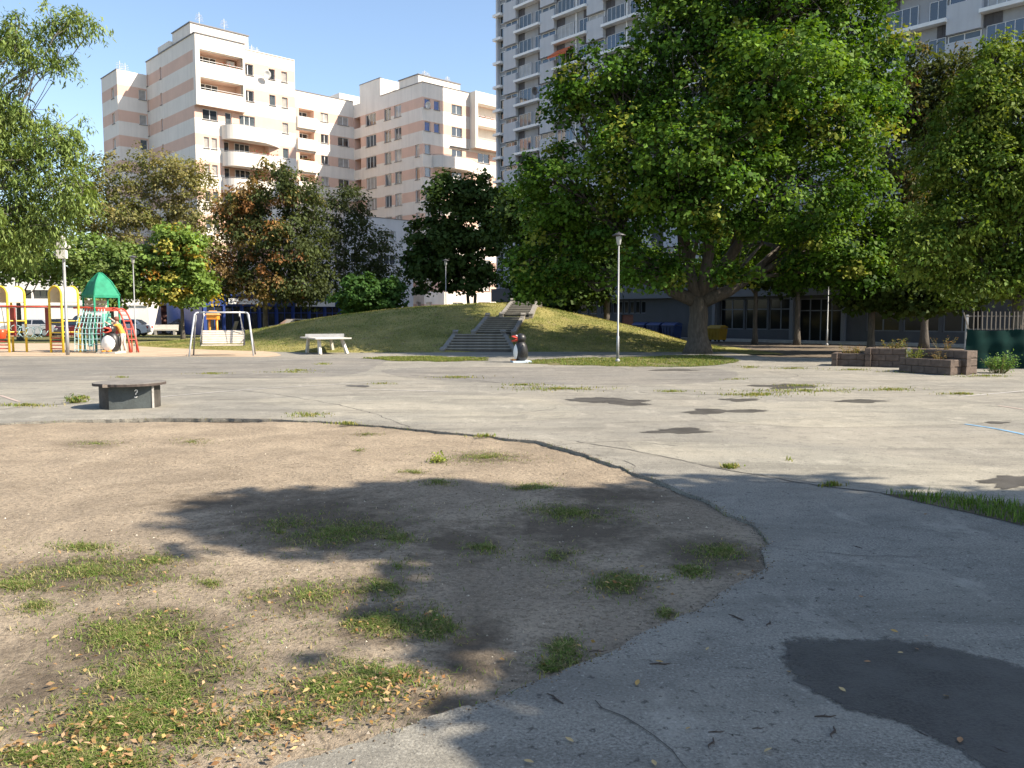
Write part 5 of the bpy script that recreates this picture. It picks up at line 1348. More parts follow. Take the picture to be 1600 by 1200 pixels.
# lamp posts
def lamp(px, py, h, label, headr=.24, far=False):
    g = gnd(px, py) if not far else on_ground(at(px, 500, py))
    t = thing('street_lamp', label, 'street lamp', (g[0], g[1], 0), 0, 'park lamp posts')
    b = MB(); b.tube([(0, 0, 0), (0, 0, .9), (0, 0, .92), (0, 0, h - .45)], [.05, .05, .034, .026], 10); b.build('pole', GALV, t, smooth=True)
    b = MB(); b.lathe([(.09, 0), (.09, .06), (.055, .1), (.05, .12)], n=12); b.build('collar', GALV, t)
    b = MB(); b.lathe([(.04, h - .45), (.07, h - .4), (.1, h - .2), (.1, h - .12), (.04, h - .1)], n=14); b.build('lantern', mat('lantern_glass', (.35, .36, .35), .2, .1), t, smooth=True)
    b = MB(); b.lathe([(headr, h - .11), (headr + .005, h - .09), (.12, h - .03), (.03, h), (.01, h + .03)], n=20); b.build('shade', DARKM, t, smooth=True)
lamp(965, 565.5, 4.55, 'tall slim grey lamp post with flat cap left of the maple trunk')
lamp(212.5, 541, 4.9, 'grey lamp post right of the red climbing arches')
lamp(697, 57, 5.5, 'thin lamp post on the crest left of the stairs', far=True)
lamp(1293, 47, 3.9, 'lamp post standing before the pavilion entrance', far=True)
g = gnd(106, 555)
cp = thing('camera_pole', 'grey pole carrying white boxes and surveillance cameras before the arches', 'pole', (g[0], g[1], 0))
b = MB(); b.tube([(0, 0, 0), (0, 0, 1.1), (0, 0, 1.12), (0, 0, 4.75)], [.075, .075, .06, .055], 12); b.build('pole', GALV, cp, smooth=True)
b = MB(); b.box(-.2, .2, -.2, -.06, 4.0, 4.35); b.build('control_box', WHITE, cp)
b = MB(); b.box(-.17, .17, -.18, -.06, 4.42, 4.72); b.build('control_box', WHITE, cp)
for s_, z in ((-1, 4.6), (1, 4.5), (-1, 4.2)):
    b = MB(); b.tube([(0, 0, z), (s_ * .25, -.03, z + .02)], .02, 6); b.tube([(s_ * .25, .1, z), (s_ * .27, -.18, z - .05)], .055, 10); b.tube([(s_ * .27, -.18, z - .05), (s_ * .271, -.19, z - .052)], .035, 8, 1); b.build('camera', [WHITE, BLACK], cp)
b = MB(); b.ell((0, -.05, 4.85), (.11, .11, .09), 14, 8); b.build('dome_camera', WHITE, cp, smooth=True)

# play structure --------------------------------------------------------
PS = np.array([-20.0, 37.6, 0])
ps = thing('play_structure', 'yellow arched climbing frame with rope nets and green roofed tower', 'play equipment', PS)
def rel(px, Y, z=0): p = at(px, 500, Y); return np.array([p[0], p[1], z]) - PS
def arch(pa, pb, h, r=.05):
    pa, pb = np.array(pa), np.array(pb); m = (pa + pb) / 2; hw = np.linalg.norm(pb - pa) / 2; u = (pb - pa) / (2 * hw)
    pts = [pa, pa + ZZ * (h - hw) * .5, pa + ZZ * (h - hw)]
    for i in range(1, 9): a = math.pi * i / 9; pts.append(m - u * hw * math.cos(a) + ZZ * (h - hw + hw * math.sin(a)))
    pts += [pb + ZZ * (h - hw), pb + ZZ * (h - hw) * .5, pb]
    b = MB(); b.tube(pts, r, 10); return b.build('arch', YELLOW, ps, smooth=True)
def barrel(pa, pb, dv, h):
    pa, pb, dv = np.array(pa), np.array(pb), np.array(dv); m = (pa + pb) / 2; hw = np.linalg.norm(pb - pa) / 2; u = (pb - pa) / (2 * hw)
    prof = [pa + ZZ * (h - hw - .35)] + [m - u * hw * math.cos(math.pi * i / 10) + ZZ * (h - hw + hw * math.sin(math.pi * i / 10)) for i in range(11)] + [pb + ZZ * (h - hw - .35)]
    V = [p + dv * .04 for p in prof] + [p + dv * .96 for p in prof] + [(p - m) * [.94, .94, 1] + m - ZZ * .03 + dv * .04 for p in prof] + [(p - m) * [.94, .94, 1] + m - ZZ * .03 + dv * .96 for p in prof]; n = len(prof)
    b = MB(); b.add(V, [(i, i + 1, n + i + 1, n + i) for i in range(n - 1)] + [(3 * n + i, 3 * n + i + 1, 2 * n + i + 1, 2 * n + i) for i in range(n - 1)])
    return b.build('arch_roof', mat('cream_panel', (.62, .55, .42), .5, .08), ps)
dv = np.array([.46, .55, 0])
for a_, b_ in ((rel(-9, 37.4), rel(12.5, 37.3)), (rel(78, 37.2), rel(97, 37.0))):
    arch(a_, b_, 2.95); arch(a_ + dv, b_ + dv, 2.95); barrel(a_, b_, dv, 2.95)
    for k in range(6):
        q = MB(); z = .18 + .16 * k if k < 4 else .9 + .45 * (k - 4); q.tube([a_ + ZZ * z, b_ + ZZ * z], .028, 6); q.build('rung', RED if k < 4 else YELLOW, ps)
    for z in (.92, 1.42):
        q = MB(); q.tube([b_ + ZZ * z, b_ + dv + ZZ * z], .03, 6); q.build('cross_bar', YELLOW, ps)
    q = MB(); q.pbox(a_ + ZZ * .72, b_ - a_, dv, ZZ * .04); q.build('platform', mat('deck_board', (.3, .2, .14), .8, .2), ps)
for off in (np.zeros(3), dv):
    q = MB(); q.tube([rel(12.5, 37.3, 2.05) + off, rel(78, 37.2, 2.05) + off], .032, 8); q.build('hand_bar', RED, ps, smooth=True)
for px in (19, 74):
    q = MB(); q.pbox(rel(px - 3.5, 37.5, .75), rel(px + 3.5, 37.45, 0) - rel(px - 3.5, 37.5, 0), dv * .1, ZZ * 1.25); q.build('side_panel', mat('dark_red_panel', (.2, .025, .02), .5, .15), ps)
# hanging ring net between the arches
q = MB()
for i in range(5):
    c = rel(24 + 11 * i, 37.5, 1.05 - .16 * math.sin(math.pi * (i + .5) / 5)); rr = .2
    q.tube([c + np.array([rr * math.cos(a), .1 * math.sin(a * 2), rr * 1.15 * math.sin(a)]) for a in np.linspace(0, 6.283, 15)], .014, 5)
    for a in (0.6, 2.2, 3.9, 5.4): q.tube([c + np.array([rr * math.cos(a), 0, rr * 1.15 * math.sin(a)]), c + np.array([rr * 1.7 * math.cos(a), .05, rr * 1.7 * math.sin(a)])], .011, 4)
q.build('ring_net', TEAL, ps)
# rope grid
for i in range(9):
    q = MB(); t = i / 8; q.tube([rel(117 + 46 * t, 37.3, 2.0 - .05 * t) + np.array([.14 * (1 - 2 * t), .35, 0]), rel(116 + 46 * t, 37.0, 1.0), rel(115 + 47 * t, 36.9, .08)], .016, 5); q.build('rope', TEAL, ps)
for k in range(8):
    q = MB(); z = .15 + .24 * k; y_ = .35 * max(0, (z - 1) / 1.0); q.tube([rel(115, 37.0, z) + [0.1 * y_ * 4, y_, 0], rel(138, 36.96, z - .03) + [0, y_, 0], rel(163, 36.95, z) + [-.1 * y_ * 4, y_, 0]], .016, 5); q.build('rope', TEAL, ps)
q = MB(); q.tube([rel(100, 37.3, 2.0) + dv * .6, rel(135, 37.6, 2.02), rel(160, 37.5, 1.98)], .04, 8); q.build('hand_bar', RED, ps, smooth=True)
# green tower
tc = rel(159, 38.3); hd = .78
cor = [tc + np.array([hd * math.cos(a), hd * math.sin(a), 0]) for a in (math.radians(-84), math.radians(6), math.radians(96), math.radians(186))]
for c in cor:
    q = MB(); q.tube([c * 1.0 + tc * 0, c + ZZ * 2.65], .045, 8); q.build('post', GREENP, ps, smooth=True)
roofn = []
for i in range(4):
    a_, c_ = cor[i], cor[(i + 1) % 4]; ap = tc + ZZ * 3.6
    a2, c2 = tc + (a_ - tc) * 1.08 + ZZ * 2.58, tc + (c_ - tc) * 1.08 + ZZ * 2.58; a1, c1 = tc + (a_ - tc) * .62 + ZZ * 3.2, tc + (c_ - tc) * .62 + ZZ * 3.2; a0, c0 = tc + (a_ - tc) * .12 + ZZ * 3.58, tc + (c_ - tc) * .12 + ZZ * 3.58
    q = MB(); q.add([a2, c2, c1, a1, a0, c0, ap], [(0, 1, 2, 3), (3, 2, 5, 4), (4, 5, 6)]); q.add([a2 - ZZ * .12, c2 - ZZ * .12, c2, a2], [(0, 1, 2, 3)]); q.build('roof_panel', GREENP, ps)
    q = MB(); q.tube([a2, a1, a0, ap], .035, 6); q.build('roof_ridge', GREENP, ps, smooth=True)
q = MB(); q.prism([(c[0], c[1]) for c in cor], 1.28, 1.36); q.build('platform', mat('deck_board', (.3, .2, .14), .8, .2), ps)
for (i, z, m_) in ((3, 1.86, RED), (2, 2.2, WOOD_S), (2, 2.0, WOOD_S), (2, 1.8, WOOD_S), (0, 1.86, RED)):
    a_, c_ = cor[i], cor[(i + 1) % 4]; dd = (c_ - a_); q = MB(); q.pbox(a_ + ZZ * z + dd * .04, dd * .92, np.array([-dd[1], dd[0], 0]) * .03, ZZ * .16); q.build('barrier_board', m_, ps)
for i in (3, 0):
    a_, c_ = cor[i], cor[(i + 1) % 4]; dd = c_ - a_; q = MB(); q.pbox(a_ + ZZ * .25 + dd * .3, dd * .35, np.array([-dd[1], dd[0], 0]) * .03, ZZ * 1.5); q.build('climbing_panel', mat('teal_panel', (.1, .36, .28), .5, .12), ps)
# red arched climber
ra = []
for k, (px0, px1) in enumerate(((176, 203), (186, 215))):
    P = [rel(px0 + (px1 - px0) * s, 38.0 - .9 * s + .3 * k, 1.95 - 1.95 * s ** 2.4 + .1 * math.sin(s * 3)) for s in np.linspace(0, 1, 9)]; P[-1][2] = 0; ra.append(P)
    q = MB(); q.tube(P, .035, 8); q.build('climbing_arch', RED, ps, smooth=True)
    for j in (5, 7): q2 = MB(); q2.tube([P[j], [P[j][0] + .02, P[j][1], 0]], .026, 6); q2.build('climbing_arch', RED, ps, smooth=True)
for j in range(1, 8): q = MB(); q.tube([ra[0][j], ra[1][j]], .022, 6); q.build('rung', RED, ps)
# bucket swing at the edge
g = rel(1, 37.0) + PS
bs_ = thing('bucket_swing', 'red bucket swing seat hanging at the left edge of the picture', 'swing', (g[0], g[1], .62))
b = MB(); b.lathe([(.12, 0), (.17, .05), (.2, .25), (.2, .42), (.18, .42), (.17, .2), (.1, .06), (.02, .05)], n=16); b.build('seat', mat('red_plastic', (.7, .07, .02), .35, .1), bs_, smooth=True)
for s_ in (-1, 1): b = MB(); b.tube([(s_ * .18, 0, .4), (s_ * .06, 0, 1.45)], .012, 5); b.build('chain', DARKM, bs_)
b = MB(); b.tube([(-1.5, 0, 1.45), (.55, .3, 1.45)], .035, 8); b.build('hanging_bar', RED, bs_)
# small orange play house and spring toy behind the bench swing
g = on_ground(at(333, 500, 47)); ph = thing('play_house', 'small orange play post with roof behind the bench swing', 'play equipment', g)
for s_ in (-1, 1): b = MB(); b.tube([(s_ * .22, 0, 0), (s_ * .2, 0, 1.55)], .065, 8); b.build('post', ORANGE, ph, smooth=True)
b = MB(); b.box(-.3, .3, -.22, .22, 1.45, 1.72); b.build('lintel', ORANGE, ph)
b = MB(); b.add([(-.36, -.27, 1.7), (.36, -.27, 1.7), (.36, .27, 1.7), (-.36, .27, 1.7), (-.2, 0, 1.95), (.2, 0, 1.95)], [(0, 1, 5, 4), (2, 3, 4, 5), (1, 2, 5), (3, 0, 4), (3, 2, 1, 0)]); b.build('roof', mat('worn_orange', (.55, .25, .08), .7, .2), ph)
b = MB(); b.box(.25, 1.15, -.3, .3, .72, .8); b.build('deck', STEEL_P, ph)
b = MB(); b.tube([(.95, 0, 0), (.95, 0, .72)], .05, 6); b.tube([(.45, 0, 0), (.45, 0, .72)], .05, 6); b.build('deck_post', RED, ph)
b = MB(); b.pbox((1.1, -.25, .8), (.06, 0, .0), (0, .5, 0), (.2, 0, .55)); b.build('dark_panel', DARKM, ph)

# person at the climber
def person():
    g = on_ground(at(190, 500, 37.0))
    J = {'pel': (0, 0, .82), 'waist': (-.05, 0, .98), 'chest': (-.14, 0, 1.16), 'neck': (-.2, -.01, 1.3), 'head0': (-.215, -.015, 1.37), 'head': (-.23, -.03, 1.47),
         'hl': (.04, .09, .78), 'kl': (.02, .1, .43), 'al': (.1, .12, .09), 'tl': (-.06, .1, .045), 'hr': (.04, -.09, .78), 'kr': (-.02, -.14, .44), 'ar': (.02, -.13, .09), 'tr': (-.14, -.15, .045),
         'sl': (-.16, .15, 1.24), 'el': (-.34, .2, 1.34), 'wl': (-.54, .17, 1.5), 'sr': (-.16, -.15, 1.24), 'er': (-.36, -.2, 1.18), 'wr': (-.56, -.16, 1.32), 'pl': (-.6, .165, 1.55), 'pr': (-.62, -.155, 1.36)}
    R_ad = {'pel': .14, 'waist': .125, 'chest': .14, 'neck': .055, 'head0': .06, 'head': .1, 'hl': .095, 'kl': .065, 'al': .042, 'tl': .035, 'hr': .095, 'kr': .065, 'ar': .042, 'tr': .035, 'sl': .06, 'el': .045, 'wl': .028, 'sr': .06, 'er': .045, 'wr': .028, 'pl': .03, 'pr': .03}
    Ed = [('pel', 'waist'), ('waist', 'chest'), ('chest', 'neck'), ('neck', 'head0'), ('head0', 'head'), ('pel', 'hl'), ('hl', 'kl'), ('kl', 'al'), ('al', 'tl'), ('pel', 'hr'), ('hr', 'kr'), ('kr', 'ar'), ('ar', 'tr'), ('chest', 'sl'), ('sl', 'el'), ('el', 'wl'), ('wl', 'pl'), ('chest', 'sr'), ('sr', 'er'), ('er', 'wr'), ('wr', 'pr')]
    for s_, w in (('l', 'pl'), ('r', 'pr')):
        for k in range(4):
            n1, n2 = 'f%s%d' % (s_, k), 'g%s%d' % (s_, k); p = J[w]
            J[n1] = (p[0] - .04, p[1] - .027 + .018 * k, p[2] + .035 - abs(k - 1.5) * .004); J[n2] = (p[0] - .062 + .004 * k, p[1] - .028 + .018 * k, p[2] + .02); R_ad[n1] = .009; R_ad[n2] = .008; Ed += [(w, n1), (n1, n2)]
        p = J[w]; J['t' + s_ + 'h'] = (p[0] - .005, p[1] - .045, p[2] + .01); R_ad['t' + s_ + 'h'] = .009; Ed.append((w, 't' + s_ + 'h'))
    ks = list(J); me = bpy.data.meshes.new('person'); me.from_pydata([J[k] for k in ks], [(ks.index(a), ks.index(b)) for a, b in Ed], [])
    tmp = bpy.data.objects.new('tmp', me); COL.objects.link(tmp)
    tmp.modifiers.new('s', 'SKIN'); sv = me.skin_vertices[0].data
    for i, k in enumerate(ks): sv[i].radius = (R_ad[k], R_ad[k])
    sv[0].use_root = True
    tmp.modifiers.new('u', 'SUBSURF').levels = 2
    dg = bpy.context.evaluated_depsgraph_get(); m2 = bpy.data.meshes.new_from_object(tmp.evaluated_get(dg)); bpy.data.objects.remove(tmp)
    m2.name = 'person'
    for m_ in (mat('skin', (.55, .35, .26), .6, .05), mat('orange_top_cloth', (.68, .3, .05), .9, .12, 12), mat('pale_trousers', (.55, .47, .42), .9, .12, 14), mat('white_shoe', (.6, .58, .56), .7, .1), mat('white_sleeve', (.68, .63, .58), .9, .08)): m2.materials.append(m_)
    for p in m2.polygons:
        c = p.center; p.use_smooth = True
        if c.z < .11: k = 3
        elif c.z < .86 and c.x > -.3: k = 2
        elif c.x < -.27 and not (c.z > 1.36 and c.x > -.36 and abs(c.y) < .12): k = 4 if c.x > -.5 else 0
        elif c.z < 1.3: k = 1
        else: k = 0
        p.material_index = k
    o = link('person', m2, None, g, math.radians(0), label='person in orange top and pale trousers reaching up at the red climbing arches', category='person')
    b = MB(); b.ell((-.215, -.02, 1.505), (.115, .115, .115), 14, 9); b.v = [(x, y, max(z, 1.45 + (.0 if x < -.25 else -.06))) for x, y, z in b.v]; b.build('hair', mat('auburn_hair', (.16, .055, .03), .7, .2), o, smooth=True)
    for s_ in (-1, 1):
        b = MB(); b.ell((-.325, -.03 + s_ * .035, 1.475), (.008, .014, .01), 8, 6); b.build('eye', BLACK, o)
    b = MB(); b.ell((-.335, -.03, 1.45), (.018, .014, .022), 8, 6); b.build('nose', MATS['skin'], o)
person()

# cars on the street
CARG = glass_mat('car_glass', (.015, .02, .025), 1.6)
def car(px, Y, rz, label, paint, van=False):
    g = on_ground(at(px, 500, Y)); t = thing('parked_car', label, 'car', (g[0], g[1], -.03), rz, 'cars parked along the street')
    L2, hw = 2.15, .86; top = 1.75 if van else 1.47
    prof = [(-L2, .35), (-L2 + .02, .72), (-L2 + .15, .9), (-1.0, 1.0), (1.55, 1.0), (L2 - .08, .93), (L2, .6), (L2 - .02, .33), (1.7, .25), (-1.7, .25)]
    b = MB(); n = len(prof); V = []
    for yy, k in ((-hw, .97), (-hw * .96, 1), (hw * .96, 1), (hw, .97)):
        pass
    V = [(x, -hw, z) for x, z in prof] + [(x, hw, z) for x, z in prof]
    b.add(V, [tuple(range(n)), tuple(range(2 * n - 1, n - 1, -1))] + [(i, n + i, n + (i + 1) % n, (i + 1) % n) for i in range(n)]); b.build('body', paint, t)
    cab = [(-1.15, 1.0), (-.45, top - .02), (.2, top), (1.2, top - .04), (1.75 if not van else 2.0, 1.0)]
    b = MB(); V = [(x, s_ * (hw - .04 - .16 * (z - 1.0) / .47), z) for s_ in (-1, 1) for x, z in cab]; n = 5
    b.add(V, [(0, 1, 2, 3, 4), (9, 8, 7, 6, 5)] + [(i, 5 + i, 6 + i, i + 1) for i in range(4)]); b.build('cabin', paint, t)
    for s_ in (-1, 1):
        for x0, x1, x2, x3 in ((-.85, -.4, .28, .28), (.36, .36, 1.1, 1.42)):
            def yv(z): return s_ * (hw - .04 - .16 * (z - 1.0) / .47 + .012)
            z0, z1 = 1.04, top - .1; q = [(x0, yv(z0), z0), (x1, yv(z1), z1), (x2, yv(z1), z1), (x3, yv(z0), z0)]
            b = MB(); b.add(q, [(0, 1, 2, 3)] if s_ < 0 else [(3, 2, 1, 0)]); b.build('window', CARG, t)
        b = MB(); b.box(L2 - .1, L2 + .012, s_ * .62 - .16, s_ * .62 + .16, .68, .84); b.build('tail_light', RED, t)
        b = MB(); b.box(-L2 - .005, -L2 + .1, s_ * .62 - .16, s_ * .62 + .16, .64, .78); b.build('headlight', STEEL_P, t)
        for x in (-1.35, 1.35):
            b = MB(); b.lathe([(.2, -.1), (.31, -.1), (.33, -.06), (.33, .06), (.31, .1), (.2, .1)], n=18); b.rot(math.pi / 2, 'X'); w_ = b.build('wheel', RUBBER, t, (x, s_ * (hw - .07), .33))
            b = MB(); b.lathe([(.05, -.105), (.2, -.1), (.21, .1), (.05, .105)], n=14); b.rot(math.pi / 2, 'X'); b.build('rim', GALV, w_)
    for pts in ([(-1.12, 1.03), (-.5, top - .06)], [((1.72 if not van else 1.97), 1.03), (1.24, top - .09)]):
        (xa, za), (xb, zb2) = pts; sg = -1 if xa < 0 else 1; b = MB()
        ya, yb = hw - .12, hw - .24; q = [(xa + sg * .012, -ya, za + .01), (xa + sg * .012, ya, za + .01), (xb + sg * .012, yb, zb2 + .015), (xb + sg * .012, -yb, zb2 + .015)]
        b.add(q, [(0, 1, 2, 3)] if sg > 0 else [(3, 2, 1, 0)]); b.build('windscreen', CARG, t)
SILV = mat('silver_car_paint', (.5, .5, .51), .25, .04, metallic=.3); MARO = mat('maroon_car_paint', (.07, .012, .014), .25, .1); NAVY = mat('dark_car_paint', (.03, .033, .04), .25, .1); WCAR = mat('white_car_paint', (.7, .7, .7), .25, .03)
ea = math.atan2(E1[1], E1[0])
car(50, 69, .1, 'silver car parked behind the left yellow arches', SILV)
car(93, 69.5, .1, 'dark car parked behind the arch ladder', NAVY)
car(136, 63, 1.1, 'maroon van parked behind the rope climbing net', MARO, True)
car(193, 71, .1, 'white car parked behind the red climbing arches', WCAR)
car(285, 78, .5, 'dark car parked behind the small autumn tree', NAVY)
car(462, 68, .75, 'silver car half hidden behind the left flank of the mound', SILV)
# pale bench by the street
g = on_ground(at(258, 500, 74)); t = thing('stone_bench', 'long pale stone bench under the small autumn tree', 'bench', g, .1)
b = MB(); b.box(-1.05, 1.05, -.22, .22, .38, .5); b.build('seat', CONC_P, t)
b = MB(); b.pbox((-1.05, .18, .5), (2.1, 0, 0), (0, .08, 0), (0, .08, .4)); b.build('backrest', CONC_P, t)
for x in (-.8, .8): b = MB(); b.box(x - .1, x + .1, -.2, .2, 0, .38); b.build('leg', CONC, t)

# waste containers
def container(px, Y, label, m_, w=1.2, d=.9, h=1.15):
    g = on_ground(at(px, 500, Y)); t = thing('waste_container', label, 'waste container', g, math.atan2(EG[1], EG[0]), 'waste containers by the pavilion')
    b = MB(); b.add([(-w / 2 * .86, -d / 2 * .86, .12), (w / 2 * .86, -d / 2 * .86, .12), (w / 2 * .86, d / 2 * .86, .12), (-w / 2 * .86, d / 2 * .86, .12), (-w / 2, -d / 2, h - .15), (w / 2, -d / 2, h - .15), (w / 2, d / 2, h - .15), (-w / 2, d / 2, h - .15)], [(3, 2, 1, 0), (0, 1, 5, 4), (1, 2, 6, 5), (2, 3, 7, 6), (3, 0, 4, 7), (4, 5, 6, 7)])
    for i in range(4): b.box(-w / 2 + .15 + i * (w - .3) / 3 - .02, -w / 2 + .15 + i * (w - .3) / 3 + .02, -d / 2 - .02, -d / 2 + .05, .3, h - .2)
    b.build('body', m_, t)
    b = MB(); pr = [(-d / 2 - .05, h - .14), (-d / 2 * .7, h - .02), (0, h + .06), (d / 2 * .7, h), (d / 2 + .03, h - .1)]; V = [(s_ * (w / 2 + .03), y, z) for s_ in (-1, 1) for y, z in pr]
    b.add(V, [(i, 5 + i, 6 + i, i + 1) for i in range(4)] + [(0, 1, 2, 3, 4), (9, 8, 7, 6, 5), (0, 4, 9, 5)]); b.build('lid', m_, t)
    for x in (-1, 1):
        for y in (-1, 1): b = MB(); b.lathe([(.03, -.03), (.1, -.03), (.1, .03), (.03, .03)], n=10); b.rot(math.pi / 2, 'Y'); b.build('wheel', RUBBER, t, (x * w * .33, y * d * .33, .1))
container(1121, 54, 'bright yellow waste container right of the maple trunk', mat('yellow_plastic', (.27, .17, .008), .6, .2), 1.0, .85, 1.0)
for i, (px, Y, lb) in enumerate(((1003, 60, 'leftmost dark blue waste container in the row by the pavilion'), (1026, 58.9, 'second dark blue waste container from the left by the pavilion'), (1050, 57.8, 'third dark blue waste container from the left, nearest the maple trunk'))):
    container(px, Y, lb, mat('blue_plastic', (.015, .035, .12), .4, .1), 1.1, .9, 1.15)

# stepped block planters
def planter(O, ex, ey, parts, label, plants, seed):
    r = random.Random(seed); t = thing('planter', label, 'planter', O)
    BL, BH = .42, .2
    made = {}
    for (u0, u1, v0, v1, h, faces) in parts:
        nb = max(1, round(h / BH)); bh = h / nb
        for side in faces:
            L_ = (u1 - u0) if side in 'fb' else (v1 - v0)
            n = max(1, round(L_ / BL))
            for c in range(nb):
                k = 0; off = .5 if c % 2 else 0
                cuts = [0] + [(i + off) / n for i in range(0 if off else 1, n)] + [1]
                for a_, b_ in zip(cuts[:-1], cuts[1:]):
                    l = (b_ - a_) * L_ - .008; key = (round(l, 2), round(bh, 2))
                    if key not in made:
                        q = MB(); nn_ = 3; q.box(0, l, 0, .16, .004, bh - .004)
                        q.add([(l * .08, -.012, bh * .12), (l * .92, -.016, bh * .14), (l * .9, -.008, bh * .86), (l * .1, -.015, bh * .84), (0, 0, .004), (l, 0, .004), (l, 0, bh - .004), (0, 0, bh - .004)], [(0, 1, 2, 3), (4, 5, 1, 0), (5, 6, 2, 1), (6, 7, 3, 2), (7, 4, 0, 3)])
                        made[key] = q.mesh('block', PLANKM)
                    jit = r.uniform(-.008, .008)
                    if side == 'f': P, ang = ex * (u0 + a_ * L_) + ey * (v0 + jit), math.atan2(ex[1], ex[0])
                    elif side == 'l': P, ang = ey * (v1 - a_ * L_ - .165) + ex * (u0 + jit), math.atan2(-ey[1], -ey[0])
                    elif side == 'b': P, ang = ex * (u1 - a_ * L_) + ey * v1, math.atan2(-ex[1], -ex[0])
                    else: P, ang = ey * (v0 + a_ * L_ + .165) + ex * (u1 - jit), math.atan2(ey[1], ey[0])
                    link('block', made[key], t, P + ZZ * (c * bh), ang)
        q = MB(); q.pbox(ex * (u0 + .16) + ey * (v0 + .16), ex * (u1 - u0 - .32), ey * (v1 - v0 - .32), ZZ * (h - .07)); q.build('soil', SOIL, t)
    return t
def plant(name, label, loc, n, h, spread, pal, leaf, seed, group=None, stems=10, up=.5):
    rng = np.random.default_rng(seed); loc = np.array(loc, float)
    t = thing(name, label, 'plant', loc, 0, group)
    S = MB(); P = []; N = []
    for i in range(stems):
        a = rng.random() * 6.283; r = spread * math.sqrt(rng.random()); tip = np.array([r * math.cos(a), r * math.sin(a), h * (.55 + .5 * rng.random())]); b0 = tip * [.3, .3, 0]
        mid = (b0 + tip) / 2 + rng.standard_normal(3) * .03 * h; S.tube([b0, mid, tip], [.008, .006, .003], 4, cap=False)
        for k in range(max(1, n // stems)):
            s = .2 + .8 * rng.random(); p = b0 * (1 - s) ** 2 + 2 * mid * s * (1 - s) + tip * s * s; P.append(p + rng.standard_normal(3) * leaf * .8)
    P = np.array(P); m = len(P)
    V = leaf_quads(P, unit(rng.standard_normal((m, 3)) * .6 + [0, 0, .7]), unit(rng.standard_normal((m, 3)) + [0, 0, up]), leaf * (.6 + .8 * rng.random(m)), leaf * .42 * (.7 + .6 * rng.random(m)), rng)
    S.build('stem', mat('weed_stem', (.16, .13, .05), .8, .2), t)
    link('leaves', quads_mesh('leaves', V, tints(m, pal, rng, .2), LEAF), t, kind='stuff')
ex = unit(np.array([1.25, .55, 0])); ey = inward(ex)
O = gnd(1477, 586.3)
planter(O, ex, ey, [(0, .62, 0, 1.7, .42, 'flr'), (.63, 1.25, 0.004, 1.7, .66, 'flrb')], 'stepped brown block planter with a sunlit side left of the fence', 0, 2)
WPAL = [(.13, .17, .03), (.2, .2, .05), (.09, .12, .025)]
RPAL = [(.22, .1, .03), (.16, .12, .04), (.1, .1, .03), (.25, .17, .06)]
plant('leafy_weed', 'green leafy clump in the low half of the stepped planter', O + ex * .3 + ey * 1.2 + ZZ * .36, 260, .34, .3, WPAL, .07, 1)
plant('dry_weed', 'rusty dry stalks at the front of the low planter half', O + ex * .35 + ey * .5 + ZZ * .36, 130, .26, .25, RPAL, .05, 2)
plant('dry_weed', 'thin dry stalks standing in the tall half of the stepped planter', O + ex * .95 + ey * .9 + ZZ * .6, 150, .42, .5, RPAL, .05, 3)
ex2 = unit(np.array([1.0, -.55, 0])); ey2 = inward(ex2)
O2 = gnd(1300, 571.5)
planter(O2, ex2, ey2, [(0, 1.0, 0, 1.2, .42, 'flr'), (1.01, 2.2, .004, 1.3, .6, 'flr')], 'darker brown block planter in shade left of the stepped planter', 0, 3)
pp_ = MB(); pp_.box(-.06, .06, -.06, .06, 0, .62); pp_.build('corner_post', CONC, [o for o in COL.objects if o.name.startswith('planter')][-1], ex2 * 2.27 + ey2 * -.03, math.atan2(ex2[1], ex2[0]))
plant('leafy_weed', 'mixed weeds overhanging the right end of the dark planter', O2 + ex2 * 1.75 + ey2 * .5 + ZZ * .52, 330, .35, .5, WPAL + RPAL, .065, 4, stems=16)
plant('leafy_weed', 'dull weeds along the left end of the dark planter', O2 + ex2 * .5 + ey2 * .5 + ZZ * .36, 260, .28, .5, RPAL + WPAL[2:], .06, 5, stems=14)
g = gnd(1561, 583); plant('mugwort_weed', 'bushy bright green weed growing at the foot of the fence', g, 900, .55, .5, [(.12, .22, .05), (.16, .26, .07), (.09, .17, .04)], .075, 6, stems=34)
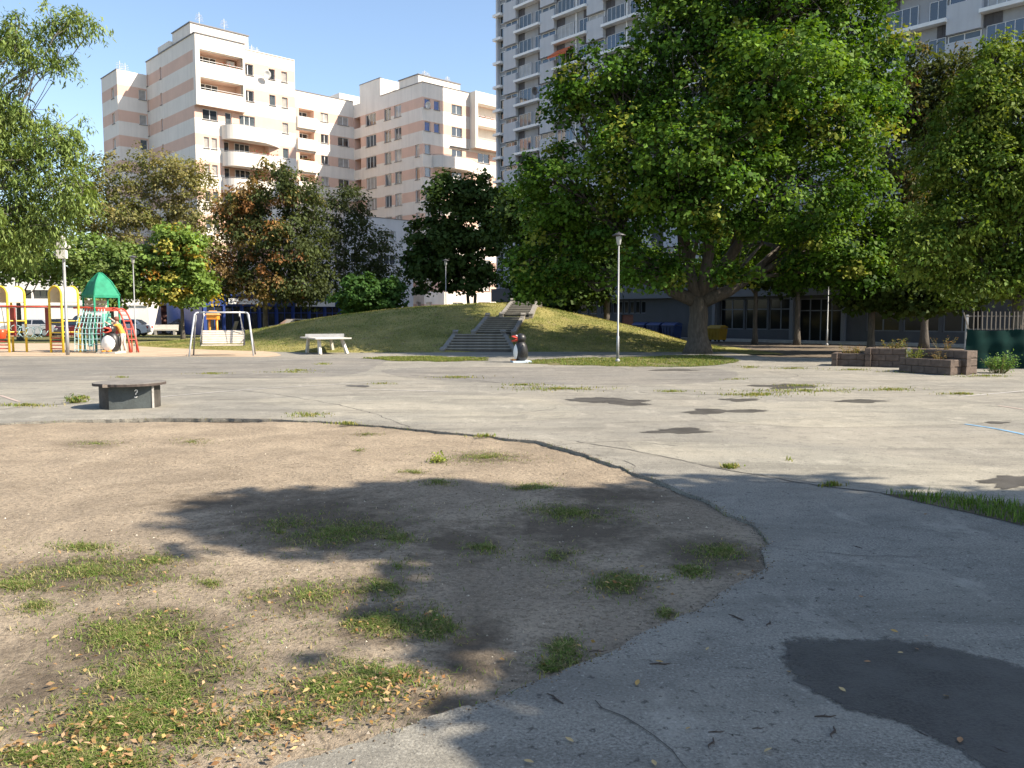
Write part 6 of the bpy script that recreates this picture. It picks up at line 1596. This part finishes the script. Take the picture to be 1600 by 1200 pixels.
for px, py, lb in ((716, 712, 'lone pale green weed on the far dirt'), (1465, 583, 'thin grass tuft before the stepped planter')):
    pass
g = gnd(684, 717); plant('dandelion_weed', 'small bright yellow green weed on the sunlit dirt', (g[0], g[1], dirt_h(g[0], g[1])), 90, .07, .11, [(.25, .3, .06), (.3, .33, .09)], .05, 7, stems=8)
g = gnd(122, 629); plant('grass_tuft', 'green tuft growing left of the round table', g, 260, .1, .2, GREEN_G + DRY_G, .06, 8, stems=30, up=2.6)

# fence with green cloth
F0 = np.array([13.95, 25.6, 0])
fe = thing('fence', 'grey steel bar fence with dark green cloth at the right edge', 'fence', F0)
CLOTH = mat('dark_green_cloth', (.004, .02, .0175), .95, .25, 3, spec=.1)
FL = 6.6
for z in (1.22, 1.62):
    b = MB(); b.box(0, FL, -.018, .018, z - .018, z + .018); b.build('rail', mat('fence_rail_paint', (.13, .11, .09), .7, .2), fe)
m_ = MB(); m_.box(-.014, .014, -.012, .012, 0, .56); m_.v = [(x, y, z) for x, y, z in m_.v]; bar = m_.mesh('bar', mat('fence_bar_paint', (.13, .112, .09), .7, .25))
for i in range(48):
    o = link('bar', bar, fe, (.06 + .136 * i, -.035, 1.2)); o.rotation_euler = (0, random.uniform(-.03, .03) + (-.35 if i == 0 else 0), 0)
for i in range(4): b = MB(); b.box(-.035, .035, -.03, .03, -.05, 1.66); b.build('post', GALV, fe, (.02 + 2.15 * i, .02, 0))
V = []; F = []; nx, nz = 90, 16
for j in range(nz + 1):
    for i in range(nx + 1):
        x = FL * i / nx; z = .02 + 1.2 * j / nz
        V.append((x, -.06 + .03 * math.sin(x * 9 + z * 2) + .05 * mnoise.noise((x * 1.4, z * 3.2, 1)) * (1 - abs(j / nz - .5)), z - (.05 * abs(math.sin(x * 2.1)) if j == nz else 0)))
for j in range(nz):
    for i in range(nx): F.append((j * (nx + 1) + i, j * (nx + 1) + i + 1, (j + 1) * (nx + 1) + i + 1, (j + 1) * (nx + 1) + i))
b = MB(); b.add(V, F); b.build('cloth', CLOTH, fe, smooth=True)
